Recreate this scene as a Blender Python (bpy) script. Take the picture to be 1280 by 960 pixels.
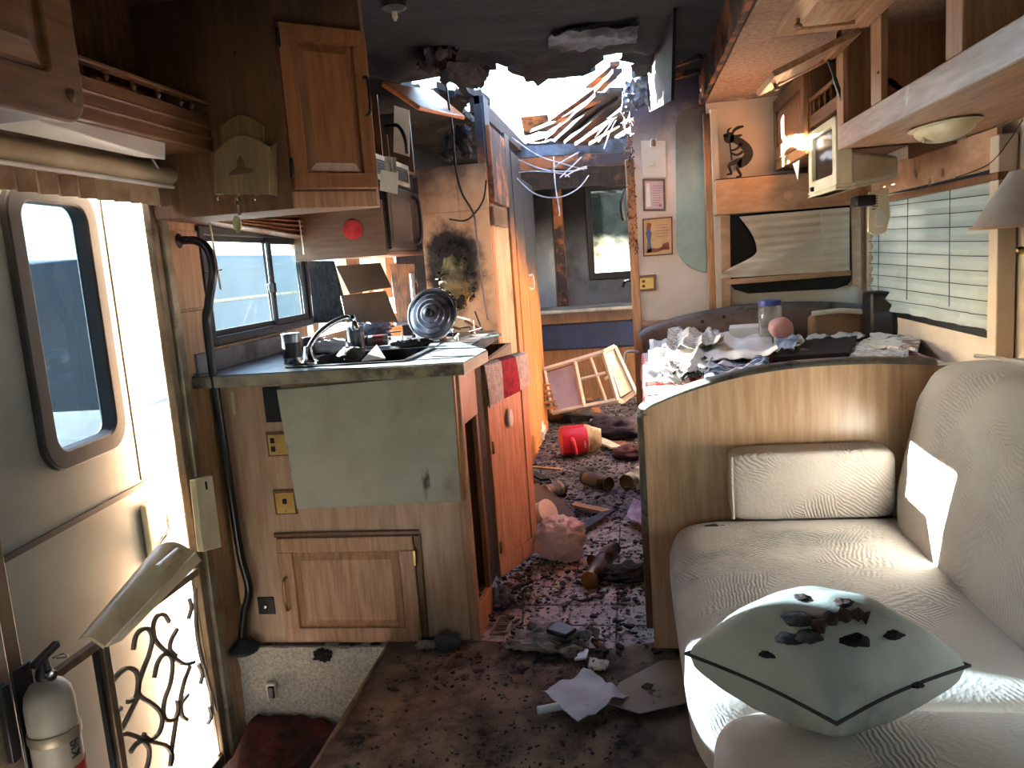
import bpy, math, random
from mathutils import Vector as V, Matrix, noise as NZ
random.seed(7)
for o in list(bpy.data.objects): bpy.data.objects.remove(o)
SC = bpy.context.scene
COL = SC.collection

# ---------------------------------------------------------------- camera
FPX = 1000.0; EYE = V((0, 0, 1.25))
PIT, ROL, YAW = math.radians(8.6), math.radians(-4.2), math.radians(8.9)
FW = V((-math.sin(YAW)*math.cos(PIT), math.cos(YAW)*math.cos(PIT), -math.sin(PIT)))
RT = V((math.cos(YAW), math.sin(YAW), 0)); UP = RT.cross(FW)
R2 = math.cos(ROL)*RT + math.sin(ROL)*UP
U2 = -math.sin(ROL)*RT + math.cos(ROL)*UP
cam = bpy.data.cameras.new('camera'); cam.sensor_width = 36; cam.lens = FPX/1280*36
cam.clip_start = .02; cam.clip_end = 500
camo = bpy.data.objects.new('camera', cam); COL.objects.link(camo)
M = Matrix((R2, U2, -FW)).transposed().to_4x4(); M.translation = EYE
camo.matrix_world = M; SC.camera = camo

# ---------------------------------------------------------------- light
SUN = V((2.08, -.65, -.68)).normalized()          # direction in which the sunlight travels
w = bpy.data.worlds.new('world'); SC.world = w; w.use_nodes = True
nt = w.node_tree; bg = nt.nodes['Background']
sky = nt.nodes.new('ShaderNodeTexSky'); sky.sky_type = 'NISHITA'; sky.sun_disc = False
sky.sun_elevation = math.asin(-SUN.z); sky.sun_rotation = math.atan2(-SUN.x, -SUN.y)
sky.dust_density = 1.2
nt.links.new(sky.outputs[0], bg.inputs[0]); bg.inputs[1].default_value = 1.6
sl = bpy.data.lights.new('sun', 'SUN'); sl.energy = 200; sl.angle = .009; sl.color = (1, .96, .9)
so = bpy.data.objects.new('sun', sl); COL.objects.link(so)
so.rotation_euler = SUN.to_track_quat('-Z', 'Y').to_euler(); so.location = (-6, 4, 5)
vs = SC.view_settings; vs.view_transform = 'Standard'; vs.look = 'None'; vs.gamma = 1
vs.use_curve_mapping = False; vs.exposure = 1.3

# ---------------------------------------------------------------- pixel rays
def ray(px, py): return (px-640)/FPX*R2 - (py-480)/FPX*U2 + FW
def pX(px, py, x): d = ray(px, py); return EYE + d*(x/d.x)
def pY(px, py, y): d = ray(px, py); return EYE + d*(y/d.y)
def pZ(px, py, z): d = ray(px, py); return EYE + d*((z-EYE.z)/d.z)
def pP(px, py, p, n): d = ray(px, py); return EYE + d*((p-EYE).dot(n)/d.dot(n))

# ---------------------------------------------------------------- mesh builder
class Fr:
    def __init__(s, o, u, v, n=None):
        s.o = V(o); s.u = V(u).normalized(); s.v = V(v).normalized()
        s.n = V(n).normalized() if n else s.u.cross(s.v).normalized()
    def p(s, a, b, c=0): return s.o + s.u*a + s.v*b + s.n*c
class MB:
    def __init__(s): s.v = []; s.f = []
    def add(s, vs, fs):
        k = len(s.v); s.v += [V(p) for p in vs]; s.f += [[i+k for i in f] for f in fs]; return s
    def hexa(s, p): return s.add(p, [(0,3,2,1),(4,5,6,7),(0,1,5,4),(1,2,6,5),(2,3,7,6),(3,0,4,7)])
    def box(s, a, b):
        x0,y0,z0 = a; x1,y1,z1 = b
        return s.hexa([(x0,y0,z0),(x1,y0,z0),(x1,y1,z0),(x0,y1,z0),(x0,y0,z1),(x1,y0,z1),(x1,y1,z1),(x0,y1,z1)])
    def fbox(s, F, u0, u1, v0, v1, n0, n1):
        return s.hexa([F.p(u0,v0,n0),F.p(u1,v0,n0),F.p(u1,v1,n0),F.p(u0,v1,n0),F.p(u0,v0,n1),F.p(u1,v0,n1),F.p(u1,v1,n1),F.p(u0,v1,n1)])
    def frust(s, F, u0, u1, v0, v1, n0, n1, e):
        return s.hexa([F.p(u0,v0,n0),F.p(u1,v0,n0),F.p(u1,v1,n0),F.p(u0,v1,n0),F.p(u0+e,v0+e,n1),F.p(u1-e,v0+e,n1),F.p(u1-e,v1-e,n1),F.p(u0+e,v1-e,n1)])
    def prism(s, poly, vec):
        n = len(poly); poly = [V(p) for p in poly]; vec = V(vec)
        return s.add(poly+[p+vec for p in poly], [list(range(n))[::-1], [n+i for i in range(n)]]+[(i,(i+1)%n,n+(i+1)%n,n+i) for i in range(n)])
    def slab(s, poly, t):
        poly = [V(p) for p in poly]; n = (poly[1]-poly[0]).cross(poly[2]-poly[0]).normalized()
        return s.prism(poly, n*t)
    def tube(s, pts, r, n=8, closed=False):
        pts = [V(p) for p in pts]; m = len(pts); rs = r if isinstance(r, (list, tuple)) else [r]*m
        vs = []; up = None
        for i, p in enumerate(pts):
            a = pts[(i-1) % m] if (closed or i > 0) else p; b = pts[(i+1) % m] if (closed or i < m-1) else p
            t = (b-a).normalized() if (b-a).length > 1e-9 else V((0,0,1))
            if up is None: up = V((0,0,1)) if abs(t.z) < .9 else V((1,0,0))
            x = up.cross(t)
            if x.length < 1e-5: x = V((1,0,0)).cross(t)
            x.normalize(); y = t.cross(x); up = y
            vs += [p + (x*math.cos(2*math.pi*k/n) + y*math.sin(2*math.pi*k/n))*rs[i] for k in range(n)]
        fs = [(i*n+k, i*n+(k+1)%n, ((i+1)%m)*n+(k+1)%n, ((i+1)%m)*n+k) for i in range(m if closed else m-1) for k in range(n)]
        if not closed: fs += [list(range(n))[::-1], [(m-1)*n+k for k in range(n)]]
        return s.add(vs, fs)
    def lathe(s, prof, base, axis=(0,0,1), n=20):
        base = V(base); ax = V(axis).normalized(); x = ax.orthogonal().normalized(); y = ax.cross(x)
        vs = [base + ax*h + (x*math.cos(2*math.pi*k/n)+y*math.sin(2*math.pi*k/n))*max(r, .0004) for r, h in prof for k in range(n)]
        m = len(prof)
        fs = [(i*n+k, i*n+(k+1)%n, (i+1)*n+(k+1)%n, (i+1)*n+k) for i in range(m-1) for k in range(n)]
        fs += [list(range(n))[::-1], [(m-1)*n+k for k in range(n)]]
        return s.add(vs, fs)
    def grid(s, fn, nu, nv):
        vs = [fn(i/(nu-1), j/(nv-1)) for i in range(nu) for j in range(nv)]
        fs = [(i*nv+j, (i+1)*nv+j, (i+1)*nv+j+1, i*nv+j+1) for i in range(nu-1) for j in range(nv-1)]
        return s.add(vs, fs)
    def sheet(s, fn, nu, nv, t):                       # grid with real thickness t (vector or scalar along z)
        t = V((0,0,t)) if not isinstance(t, V) else t
        top = [V(fn(i/(nu-1), j/(nv-1))) for i in range(nu) for j in range(nv)]
        N = nu*nv; vs = top+[p-t for p in top]
        fs = [(i*nv+j, (i+1)*nv+j, (i+1)*nv+j+1, i*nv+j+1) for i in range(nu-1) for j in range(nv-1)]
        fs += [tuple(N+k for k in reversed(f)) for f in fs]
        ring = [i*nv for i in range(nu)]+[(nu-1)*nv+j for j in range(1,nv)]+[i*nv+nv-1 for i in range(nu-2,-1,-1)]+[j for j in range(nv-2,0,-1)]
        fs += [(ring[i], ring[i-1], N+ring[i-1], N+ring[i]) for i in range(len(ring))]
        return s.add(vs, fs)
    def ball(s, c, r, nu=14, nv=10, fn=None):
        c = V(c); r = V(r) if not isinstance(r, (int, float)) else V((r,r,r))
        vs = []
        for j in range(nv+1):
            t = math.pi*j/nv
            for i in range(nu):
                a = 2*math.pi*i/nu; d = V((math.sin(t)*math.cos(a), math.sin(t)*math.sin(a), math.cos(t)))
                k = fn(d) if fn else 1
                vs.append(c+V((d.x*r.x*k, d.y*r.y*k, d.z*r.z*k)))
        return s.add(vs, [(j*nu+i, (j+1)*nu+i, (j+1)*nu+(i+1)%nu, j*nu+(i+1)%nu) for j in range(nv) for i in range(nu)])

def build(name, mb, m, bevel=0, smooth=True, seg=2, sub=0, sharp=38):
    me = bpy.data.meshes.new(name)
    me.from_pydata([tuple(p) for p in mb.v], [], mb.f); me.update()
    import bmesh
    b = bmesh.new(); b.from_mesh(me); bmesh.ops.remove_doubles(b, verts=b.verts, dist=1e-6)
    bmesh.ops.recalc_face_normals(b, faces=b.faces); b.to_mesh(me); b.free()
    for p in me.polygons: p.use_smooth = smooth
    if smooth: me.set_sharp_from_angle(angle=math.radians(sharp))
    me.materials.append(m)
    o = bpy.data.objects.new(name, me); COL.objects.link(o)
    if bevel:
        md = o.modifiers.new('bevel', 'BEVEL'); md.width = bevel; md.segments = seg; md.limit_method = 'ANGLE'; md.angle_limit = .6
    if sub:
        md = o.modifiers.new('sub', 'SUBSURF'); md.levels = sub; md.render_levels = sub
    return o
def tag(o, label=None, cat=None, group=None, kind=None):
    if label: o['label'] = label
    if cat: o['category'] = cat
    if group: o['group'] = group
    if kind: o['kind'] = kind
    return o
def rebase(objs, loc):
    done = set()
    for o in objs:
        if o.data and o.data.name not in done:
            done.add(o.data.name); o.data.transform(Matrix.Translation(-loc))
class T:
    """a thing: an Empty at its base that parents its parts (built in world coordinates, re-based at the end)"""
    def __init__(s, name, label, cat, group=None, kind=None):
        s.e = bpy.data.objects.new(name, None); COL.objects.link(s.e); s.e.empty_display_size = .05
        tag(s.e, label, cat, group, kind); s.parts = []
    def part(s, name, mb, m, parent=None, label=None, kind=None, **k):
        o = build(name, mb, m, **k); o.parent = parent or s.e; s.parts.append(o)
        if label: o['label'] = label
        if kind: o['kind'] = kind
        return o
    def adopt(s, o, parent=None): o.parent = parent or s.e; s.parts.append(o); return o
    def done(s):
        ps = [v.co for o in s.parts for v in o.data.vertices]
        lo = V((min(p.x for p in ps), min(p.y for p in ps), min(p.z for p in ps))); hi = V((max(p.x for p in ps), max(p.y for p in ps), 0))
        loc = V(((lo.x+hi.x)/2, (lo.y+hi.y)/2, lo.z))
        rebase(s.parts, loc); s.e.location = loc
        return s.e
def one(name, mb, m, label, cat, group=None, kind=None, **k):
    o = build(name, mb, m, **k); tag(o, label, cat, group, kind)
    ps = [v.co for v in o.data.vertices]
    loc = V(((min(p.x for p in ps)+max(p.x for p in ps))/2, (min(p.y for p in ps)+max(p.y for p in ps))/2, min(p.z for p in ps)))
    rebase([o], loc); o.location = loc
    return o
def n3(p, s=1.0, seed=0): return NZ.noise(V((p[0]*s+seed*7.3, p[1]*s-seed*3.1, p[2]*s+seed*1.7)))
def lerp(a, b, t): return a+(b-a)*t
def bil(q, u, v): return (q[0]*(1-u)+q[1]*u)*(1-v) + (q[3]*(1-u)+q[2]*u)*v
def smoothpts(pts, k=6):
    pts = [V(p) for p in pts]; out = []
    for i in range(len(pts)-1):
        p0 = pts[max(i-1,0)]; p1 = pts[i]; p2 = pts[i+1]; p3 = pts[min(i+2,len(pts)-1)]
        for j in range(k):
            t = j/k
            out.append(.5*((2*p1)+(p2-p0)*t+(2*p0-5*p1+4*p2-p3)*t*t+(3*p1-p0-3*p2+p3)*t**3))
    return out+[pts[-1]]
def sm(a, b, x): t = min(max((x-a)/(b-a), 0), 1); return t*t*(3-2*t)

# ---------------------------------------------------------------- materials
def C(h): 
    h = h.lstrip('#'); c = [int(h[i:i+2], 16)/255 for i in (0,2,4)]
    return tuple((x/12.92 if x <= .04045 else ((x+.055)/1.055)**2.4) for x in c)+(1,)
SOOT = C('0b0a0c')
MATS = {}
def mat(name, c1, c2=None, scale=6, stretch=(1,1,1), detail=5, rough=.6, metal=0, bump=0, bscale=60, soot=None, dirt=None, dirt2=None, ramp=(.35,.65), spec=.4, wave=None, sheen=0, coat=0, bstretch=None, spot=None):
    """procedural: two-tone noise, optional dirt blotches, optional soot deposit that thickens along a room direction"""
    m = bpy.data.materials.new(name); m.use_nodes = True; MATS[name] = m
    nt = m.node_tree; N = nt.nodes; L = nt.links; b = N['Principled BSDF']
    tc = N.new('ShaderNodeTexCoord'); mp = N.new('ShaderNodeMapping'); mp.inputs['Scale'].default_value = stretch
    L.new(tc.outputs['Object'], mp.inputs[0])
    def noise(sc, src, det=detail, rgh=.6):
        n = N.new('ShaderNodeTexNoise'); n.inputs['Scale'].default_value = sc; n.inputs['Detail'].default_value = det; n.inputs['Roughness'].default_value = rgh
        L.new(src, n.inputs['Vector']); return n.outputs[0]
    def rmp(src, a, bb):
        r = N.new('ShaderNodeMapRange'); r.interpolation_type = 'SMOOTHSTEP'; r.inputs[1].default_value = a; r.inputs[2].default_value = bb
        L.new(src, r.inputs[0]); return r.outputs[0]
    def mix(f, a, bb):
        x = N.new('ShaderNodeMix'); x.data_type = 'RGBA'
        if isinstance(f, float): x.inputs[0].default_value = f
        else: L.new(f, x.inputs[0])
        for s_, val in ((6, a), (7, bb)):
            if isinstance(val, tuple): x.inputs[s_].default_value = val
            else: L.new(val, x.inputs[s_])
        return x.outputs[2]
    col = c1
    if c2:
        if wave:
            wv = N.new('ShaderNodeTexWave'); wv.bands_direction = wave[0]; wv.inputs['Scale'].default_value = wave[1]; wv.inputs['Distortion'].default_value = wave[2]; wv.inputs['Detail'].default_value = 3
            L.new(mp.outputs[0], wv.inputs[0]); src = wv.outputs[1]
        else: src = noise(scale, mp.outputs[0])
        col = mix(rmp(src, *ramp), c1, c2)
    for d in (dirt, dirt2):
        if d:
            mp2 = N.new('ShaderNodeMapping'); mp2.inputs['Scale'].default_value = d[4] if len(d) > 4 else (1,1,1); L.new(tc.outputs['Object'], mp2.inputs[0])
            col = mix(rmp(noise(d[1], mp2.outputs[0], 8, .68), d[2], d[3]), col, d[0])
    if spot:   # a scorch mark: (centre, radii, colour)
        g0 = N.new('ShaderNodeNewGeometry'); sb_ = N.new('ShaderNodeVectorMath'); sb_.operation = 'SUBTRACT'; L.new(g0.outputs['Position'], sb_.inputs[0]); sb_.inputs[1].default_value = spot[0]
        dv_ = N.new('ShaderNodeVectorMath'); dv_.operation = 'DIVIDE'; L.new(sb_.outputs[0], dv_.inputs[0]); dv_.inputs[1].default_value = spot[1]
        ln = N.new('ShaderNodeVectorMath'); ln.operation = 'LENGTH'; L.new(dv_.outputs[0], ln.inputs[0]); n0 = noise(9, g0.outputs['Position'], 7, .65)
        a0 = N.new('ShaderNodeMath'); a0.operation = 'MULTIPLY_ADD'; L.new(n0, a0.inputs[0]); a0.inputs[1].default_value = 1.1; L.new(ln.outputs['Value'], a0.inputs[2]); col = mix(rmp(a0.outputs[0], 1.6, 1.15), col, spot[2])
    if soot:   # (direction, lo, hi, noise amp[, colour])
        g = N.new('ShaderNodeNewGeometry'); dt = N.new('ShaderNodeVectorMath'); dt.operation = 'DOT_PRODUCT'
        L.new(g.outputs['Position'], dt.inputs[0]); dt.inputs[1].default_value = soot[0]
        nn = noise(3.5, g.outputs['Position'], 7, .62)
        ma = N.new('ShaderNodeMath'); ma.operation = 'MULTIPLY_ADD'; L.new(nn, ma.inputs[0]); ma.inputs[1].default_value = soot[3]; L.new(dt.outputs['Value'], ma.inputs[2])
        col = mix(rmp(ma.outputs[0], soot[1]+soot[3]*.5, soot[2]+soot[3]*.5), col, soot[4] if len(soot) > 4 else SOOT)
    if isinstance(col, tuple): b.inputs['Base Color'].default_value = col
    else: L.new(col, b.inputs['Base Color'])
    b.inputs['Roughness'].default_value = rough; b.inputs['Metallic'].default_value = metal
    b.inputs['Specular IOR Level'].default_value = spec
    if sheen: b.inputs['Sheen Weight'].default_value = sheen
    if coat: b.inputs['Coat Weight'].default_value = coat; b.inputs['Coat Roughness'].default_value = .25
    if bump:
        mp3 = N.new('ShaderNodeMapping'); mp3.inputs['Scale'].default_value = bstretch or (1,1,1); L.new(tc.outputs['Object'], mp3.inputs[0])
        bp = N.new('ShaderNodeBump'); bp.inputs['Strength'].default_value = bump; bp.inputs['Distance'].default_value = .01
        L.new(noise(bscale, mp3.outputs[0], 6), bp.inputs['Height']); L.new(bp.outputs[0], b.inputs['Normal'])
    return m
def glass(name, tint, gloss=.06, haze=0.0, hcol=(.8,.85,.9,1), mesh=0):
    """thin pane: tinted straight-through light, a weak mirror and an optional film of haze"""
    m = bpy.data.materials.new(name); m.use_nodes = True; nt = m.node_tree; N = nt.nodes; L = nt.links
    for n in list(N):
        if n.type == 'BSDF_PRINCIPLED': N.remove(n)
    out = N['Material Output']; tr = N.new('ShaderNodeBsdfTransparent'); tr.inputs[0].default_value = tint
    gl = N.new('ShaderNodeBsdfGlossy'); gl.inputs['Roughness'].default_value = .03
    lw = N.new('ShaderNodeLayerWeight'); lw.inputs[0].default_value = .5
    pw = N.new('ShaderNodeMath'); pw.operation = 'POWER'; L.new(lw.outputs['Facing'], pw.inputs[0]); pw.inputs[1].default_value = 5
    fr = N.new('ShaderNodeMath'); fr.operation = 'MULTIPLY_ADD'; L.new(pw.outputs[0], fr.inputs[0]); fr.inputs[1].default_value = .5; fr.inputs[2].default_value = gloss*.5
    mx = N.new('ShaderNodeMixShader'); L.new(fr.outputs[0], mx.inputs[0]); L.new(tr.outputs[0], mx.inputs[1]); L.new(gl.outputs[0], mx.inputs[2])
    last = mx.outputs[0]
    if haze:
        df = N.new('ShaderNodeBsdfTranslucent'); df.inputs[0].default_value = hcol
        nz = N.new('ShaderNodeTexNoise'); nz.inputs['Scale'].default_value = 9; nz.inputs['Detail'].default_value = 7
        tc = N.new('ShaderNodeTexCoord'); L.new(tc.outputs['Object'], nz.inputs[0])
        mr = N.new('ShaderNodeMapRange'); mr.inputs[1].default_value = .3; mr.inputs[2].default_value = .75; mr.inputs[3].default_value = haze*.6; mr.inputs[4].default_value = min(1, haze*1.4)
        L.new(nz.outputs[0], mr.inputs[0])
        m2 = N.new('ShaderNodeMixShader'); L.new(mr.outputs[0], m2.inputs[0]); L.new(last, m2.inputs[1]); L.new(df.outputs[0], m2.inputs[2]); last = m2.outputs[0]
    L.new(last, out.inputs[0]); return m
# ================================================================ materials of the place
SD = (0, .35, 1)
ROOM = (SD, 2.98, 3.4, .45)
def oak(name, a='b58b67', b='90684a', st=(9,9,.8), soot=ROOM, **k):
    d = dict(scale=7, stretch=st, detail=7, rough=.42, bump=.06, bscale=30, bstretch=(3,3,.3) if st[2] < 2 else (1,1,1), ramp=(.3,.7), coat=.15)
    d.update(k); return mat(name, C(a), C(b), soot=soot, **d)
OAKV = oak('oak_vertical_grain')
OAKY = oak('oak_lengthwise_grain', st=(9,.8,9))
OAKX = oak('oak_crosswise_grain', st=(.8,9,9))
OAKL = oak('pale_oak_veneer', 'b8967a', 'a07e62')
OAKD = oak('dark_stained_oak', '7d5636', '5f4028')
OAKDY = oak('dark_stained_oak_lengthwise', '7a5436', '5d3f29', st=(9,.8,9))
OAKO = oak('orange_oak', 'bd8a5c', '96633c', rough=.4)
OAKG = oak('sooty_oak', '7a5030', '3a281c', dirt=(C('17110e'), 5, .45, .7))
CHAR = mat('charred_wood', C('141012'), C('2a211f'), scale=14, stretch=(1,1,1), rough=.85, bump=.8, bscale=45, dirt=(C('5a3a26'), 4, .62, .75))
CHARO = mat('half_burnt_wood', C('7d4a28'), C('22171a'), scale=5, rough=.8, bump=.6, bscale=40, ramp=(.42,.55))
CEIL = mat('smoke_blackened_ceiling', C('2a2420'), C('0f0e10'), scale=2.2, rough=.9, bump=.5, bscale=26, soot=((0,1,0), 1.2, 2.9, .9))
SLIDEC = mat('tan_textured_ceiling', C('a3826a'), C('866954'), scale=60, rough=.95, bump=.9, bscale=130, dirt=(C('5d4230'), 2.2, .5, .75))
WALLP = mat('smoke_stained_wallpaper', C('dccfc4'), C('cfc0b3'), scale=3, rough=.8, bump=.04, bscale=200, soot=(SD, 3.06, 3.42, .3, C('2a2230')), dirt=(C('ad9784'), 2.5, .55, .8))
WALLE = mat('slide_end_wall_vinyl', C('c6b7a4'), C('b9a892'), scale=3, rough=.8, bump=.04, bscale=200, dirt=(C('7d664e'), 2, .55, .85))
PANELW = mat('wood_print_wall_panel', C('b08a66'), C('977252'), scale=6, stretch=(8,8,.7), detail=6, rough=.55, soot=ROOM, dirt=(C('5f4632'), 2, .52, .8))
FLOORM = mat('sooted_vinyl_floor', C('857370'), C('4c413f'), scale=5, rough=.75, bump=.5, bscale=40, dirt=(C('1a1516'), 30, .48, .6))
TILEM = mat('scuffed_vinyl_tile', C('ab988d'), C('8c7a71'), scale=5, rough=.5, bump=.15, bscale=60, dirt=(C('1c1616'), 34, .50, .62), dirt2=(C('5a4940'), 3, .5, .68))
CARPET = mat('beige_loop_carpet', C('cfc4b2'), C('a89d8a'), scale=90, rough=1, bump=1.0, bscale=170, dirt=(C('3c332b'), 3.5, .52, .75), sheen=.3)
DIRTC = mat('filthy_floor_carpet', C('8a7562'), C('54463b'), scale=7, rough=1, bump=1.0, bscale=120, dirt=(C('191413'), 8, .52, .68))
ALU = mat('weathered_aluminium', C('a59a88'), C('837663'), scale=8, rough=.42, metal=.6, dirt=(C('4b4136'), 7, .55, .75))
ALUB = mat('bronze_aluminium', C('8c7c68'), C('6d5d4c'), scale=8, rough=.45, metal=.5, dirt=(C('3a2f26'), 7, .55, .75))
DOORW = mat('white_door_skin', C('858a89'), C('767b79'), scale=2, rough=.38, dirt=(C('8a8270'), 2.5, .58, .8))
BLK = mat('black_plastic', C('0d0d0f'), C('1a1a1c'), scale=20, rough=.38)
BLKR = mat('black_rubber_trim', C('161618'), C('23252a'), scale=10, rough=.5)
CHROME = mat('dirty_chrome', C('c0c0c4'), C('8f8f95'), scale=10, rough=.22, metal=1, dirt=(C('3a3634'), 9, .55, .7))
BRASS = mat('brass', C('a98c58'), C('77603c'), scale=12, rough=.3, metal=1)
BRASSP = mat('brass_coloured_plate', C('c9a55f'), C('b08c48'), scale=10, rough=.35, metal=.4)
BEIGEP = mat('beige_plastic', C('c4b797'), C('b1a27f'), scale=5, rough=.45, dirt=(C('7d6c50'), 4, .58, .8))
CREAMP = mat('cream_plastic', C('d8cfb4'), C('c3b896'), scale=5, rough=.4, dirt=(C('8c7c5c'), 5, .6, .8))
WHITEP = mat('white_plastic', C('d9d7d0'), C('c8c4ba'), scale=4, rough=.4, dirt=(C('8d8577'), 5, .6, .8))
COUNTER = mat('grey_laminate_counter', C('6c6e70'), C('54565b'), scale=9, rough=.4, dirt=(C('2c2b2c'), 6, .5, .66))
COUNTERE = mat('counter_edge_band', C('978b70'), C('6f6654'), scale=12, rough=.55, dirt=(C('3a332a'), 6, .5, .7))
FLAPM = mat('grimy_laminate_flap', C('aaa695'), C('97927f'), scale=3, rough=.5, dirt=(C('554d41'), 3.2, .52, .78, (1,1,.6)), dirt2=(C('3d362e'), 9, .62, .72, (1,1,.35)))
SCREENG = glass('tinted_door_glass', (.19,.23,.26,1))
KGLASS = glass('kitchen_window_glass', (.52,.60,.63,1))
KCLEAR = glass('clear_sliding_pane', (.60,.66,.68,1))
FARG = glass('sooty_bedroom_glass', (.30,.33,.34,1), haze=.12, hcol=(.16,.18,.18,1)); WSHIELD = glass('dusty_windshield_glass', (.56,.56,.54,1))
BLACKG = mat('dark_window_glass', C('08090b'), rough=.25, spec=.2)
PAPER = mat('old_paper', C('d8d0bd'), C('c2b69d'), scale=6, rough=.8, dirt=(C('8c7a5e'), 4, .58, .8))
PAPERW = mat('white_paper', C('e2dfd8'), C('d2cec6'), scale=6, rough=.8, dirt=(C('a59d8e'), 6, .6, .8))
# ================================================================ the room
XL, XR, YE, YF, ZC, YB = -1.42, 1.18, 4.2, 8.3, 2.1, -1.8
def lines(a, b, st, extra=()):
    n = max(1, round((b-a)/st)); return sorted(set([round(a+(b-a)*i/n, 4) for i in range(n+1)]+[round(e, 4) for e in extra if a < e < b]))
def holey(us, vs, fn, keep, t):
    """slab over grid lines us x vs; cells that fail keep() are open; thickness vector t; real edges around every opening"""
    mb = MB(); K = {(i, j): keep((us[i]+us[i+1])/2, (vs[j]+vs[j+1])/2) for i in range(len(us)-1) for j in range(len(vs)-1)}
    idx = {}
    def q(i, j, s):
        if (i, j, s) not in idx:
            p = V(fn(us[i], vs[j])); idx[i, j, s] = len(mb.v); mb.v.append(p+t if s else p)
        return idx[i, j, s]
    for (i, j), k in K.items():
        if not k: continue
        mb.f.append([q(i,j,0), q(i+1,j,0), q(i+1,j+1,0), q(i,j+1,0)]); mb.f.append([q(i,j+1,1), q(i+1,j+1,1), q(i+1,j,1), q(i,j,1)])
        for di, dj, a, b in ((-1,0,(i,j),(i,j+1)), (1,0,(i+1,j),(i+1,j+1)), (0,-1,(i,j),(i+1,j)), (0,1,(i,j+1),(i+1,j+1))):
            if not K.get((i+di, j+dj)): mb.f.append([q(*a,0), q(*b,0), q(*b,1), q(*a,1)])
    return mb
def inr(u, v, *rs): return any(a < u < b and c < v < d for a, b, c, d in rs)
def struct(name, mb, m, label, **k): return one(name, mb, m, label, 'room', kind='structure', **k)

# floor with the entry step well left open
SWX, SWY0, SWY1, SWZ = -.86, .9, 2.45, -.36
fl = MB(); fl.box((SWX, YB, -.06), (XR, SWY1, 0)); fl.box((XL, YB, -.06), (SWX, SWY0, 0)); fl.box((XL, SWY1, -.06), (XR, YF, 0))
flo = struct('floor', fl, FLOORM, 'sooty vinyl floor of the aisle under the fire debris', smooth=False)
tl = {}
for i in range(4):                                    # the vinyl tiles one can still tell apart
    for j in range(8):
        x0 = -.60+i*.165; y0 = 2.42+j*.165
        mb = MB(); dz = .004+random.random()*.002
        mb.box((x0+.003, y0+.003, 0), (x0+.16, y0+.16, dz)); o = build('tile', mb, TILEM, smooth=False); o.parent = flo
        o.matrix_parent_inverse = Matrix.Translation(-flo.location)
fc = MB(); fc.sheet(lambda u, v: V((lerp(SWX+.004, .36, u), lerp(.5, 2.44+.03*math.sin(u*9), v), .012+.008*n3((u*3, v*4, 0), 2))), 30, 40, .011)
struct('trim_1', fc, DIRTC, 'trampled grey brown carpet at the front of the aisle')
st = MB(); st.box((XL, SWY0, SWZ-.05), (SWX, SWY1, SWZ))
struct('floor_step', st, DIRTC, 'floor of the entry step well')
r = MB(); r.sheet(lambda u, v: V((lerp(XL+.003, SWX+.0, u), SWY1-.012-.012*n3((u*4, v*3, 0), 2), lerp(SWZ, -.001+.006*n3((u*9,0,1)), v))), 40, 20, V((0,-.04,0)))
struct('wall_step', r, CARPET, 'beige carpeted riser of the step well under the kitchen cabinet')
r = MB(); r.box((SWX, SWY0, SWZ), (SWX+.03, SWY1, -.001)); struct('wall_stepside', r, CARPET, 'carpeted side of the entry step well')
r = MB(); r.tube([(SWX-.003, .9, .012), (SWX-.003, 2.44, .012)], .009, 6); struct('trim_2', r, ALUB, 'thin metal nosing along the edge of the step well')

# left wall: entry door, kitchen window, fire breach, hidden opening added behind the range for sun on the table, cab side window
DY0, DY1, DZ0, DZ1 = 1.46, 2.335, SWZ, 1.60
kq = [pX(247, 285, XL), pX(379, 296, XL), pX(379, 402, XL), pX(262, 432, XL)]
KW = (min(p.y for p in kq)+.02, max(p.y for p in kq)-.03, 1.06, 1.43)
SUNGAP = (3.36, 3.94, .98, 1.38); BR2 = (4.15, 5.0, 1.0, 1.36)
us = lines(YB, YF, .09, (DY0, DY1, KW[0], KW[1], SUNGAP[0], SUNGAP[1], 4.15, 5.0, -1.4, -.5, 6.0, 7.0)); vs_ = lines(SWZ-.2, ZC, .09, (DZ0, DZ1, KW[2], KW[3], .95, 1.5, 0, 1.38, 1.36, 1.0, .98, 1.1))
def kl(u, v):
    if inr(u, v, (DY0, DY1, DZ0, DZ1), (KW[0], KW[1], KW[2], KW[3]), (6.0, 7.0, 1.1, 1.5)): return False  # the bedroom opening is unseen, added to bring more daylight in there
    if inr(u, v, SUNGAP): return False
    if inr(u, v, BR2) and n3((u, v, 0), 6, 5) > -.25: return False
    return True
wl = struct('wall_left', holey(us, vs_, lambda u, v: (XL, u, v), kl, V((-.05, 0, 0))), PANELW, 'left side wall with the entry door and kitchen window', smooth=False)
for (a, b, c, d) in ((2.36, KW[0]-.015, .97, 1.17), (2.36, KW[0]-.015, 1.178, 1.43), (KW[1]+.02, 3.48, .97, 1.17), (KW[1]+.02, 3.48, 1.178, 1.43)):
    mb = MB(); mb.box((XL, a, c), (XL+.006, b, d)); o = build('panel', mb, PANELW, bevel=.002); o.parent = wl; o.matrix_parent_inverse = Matrix.Translation(-wl.location)

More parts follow.
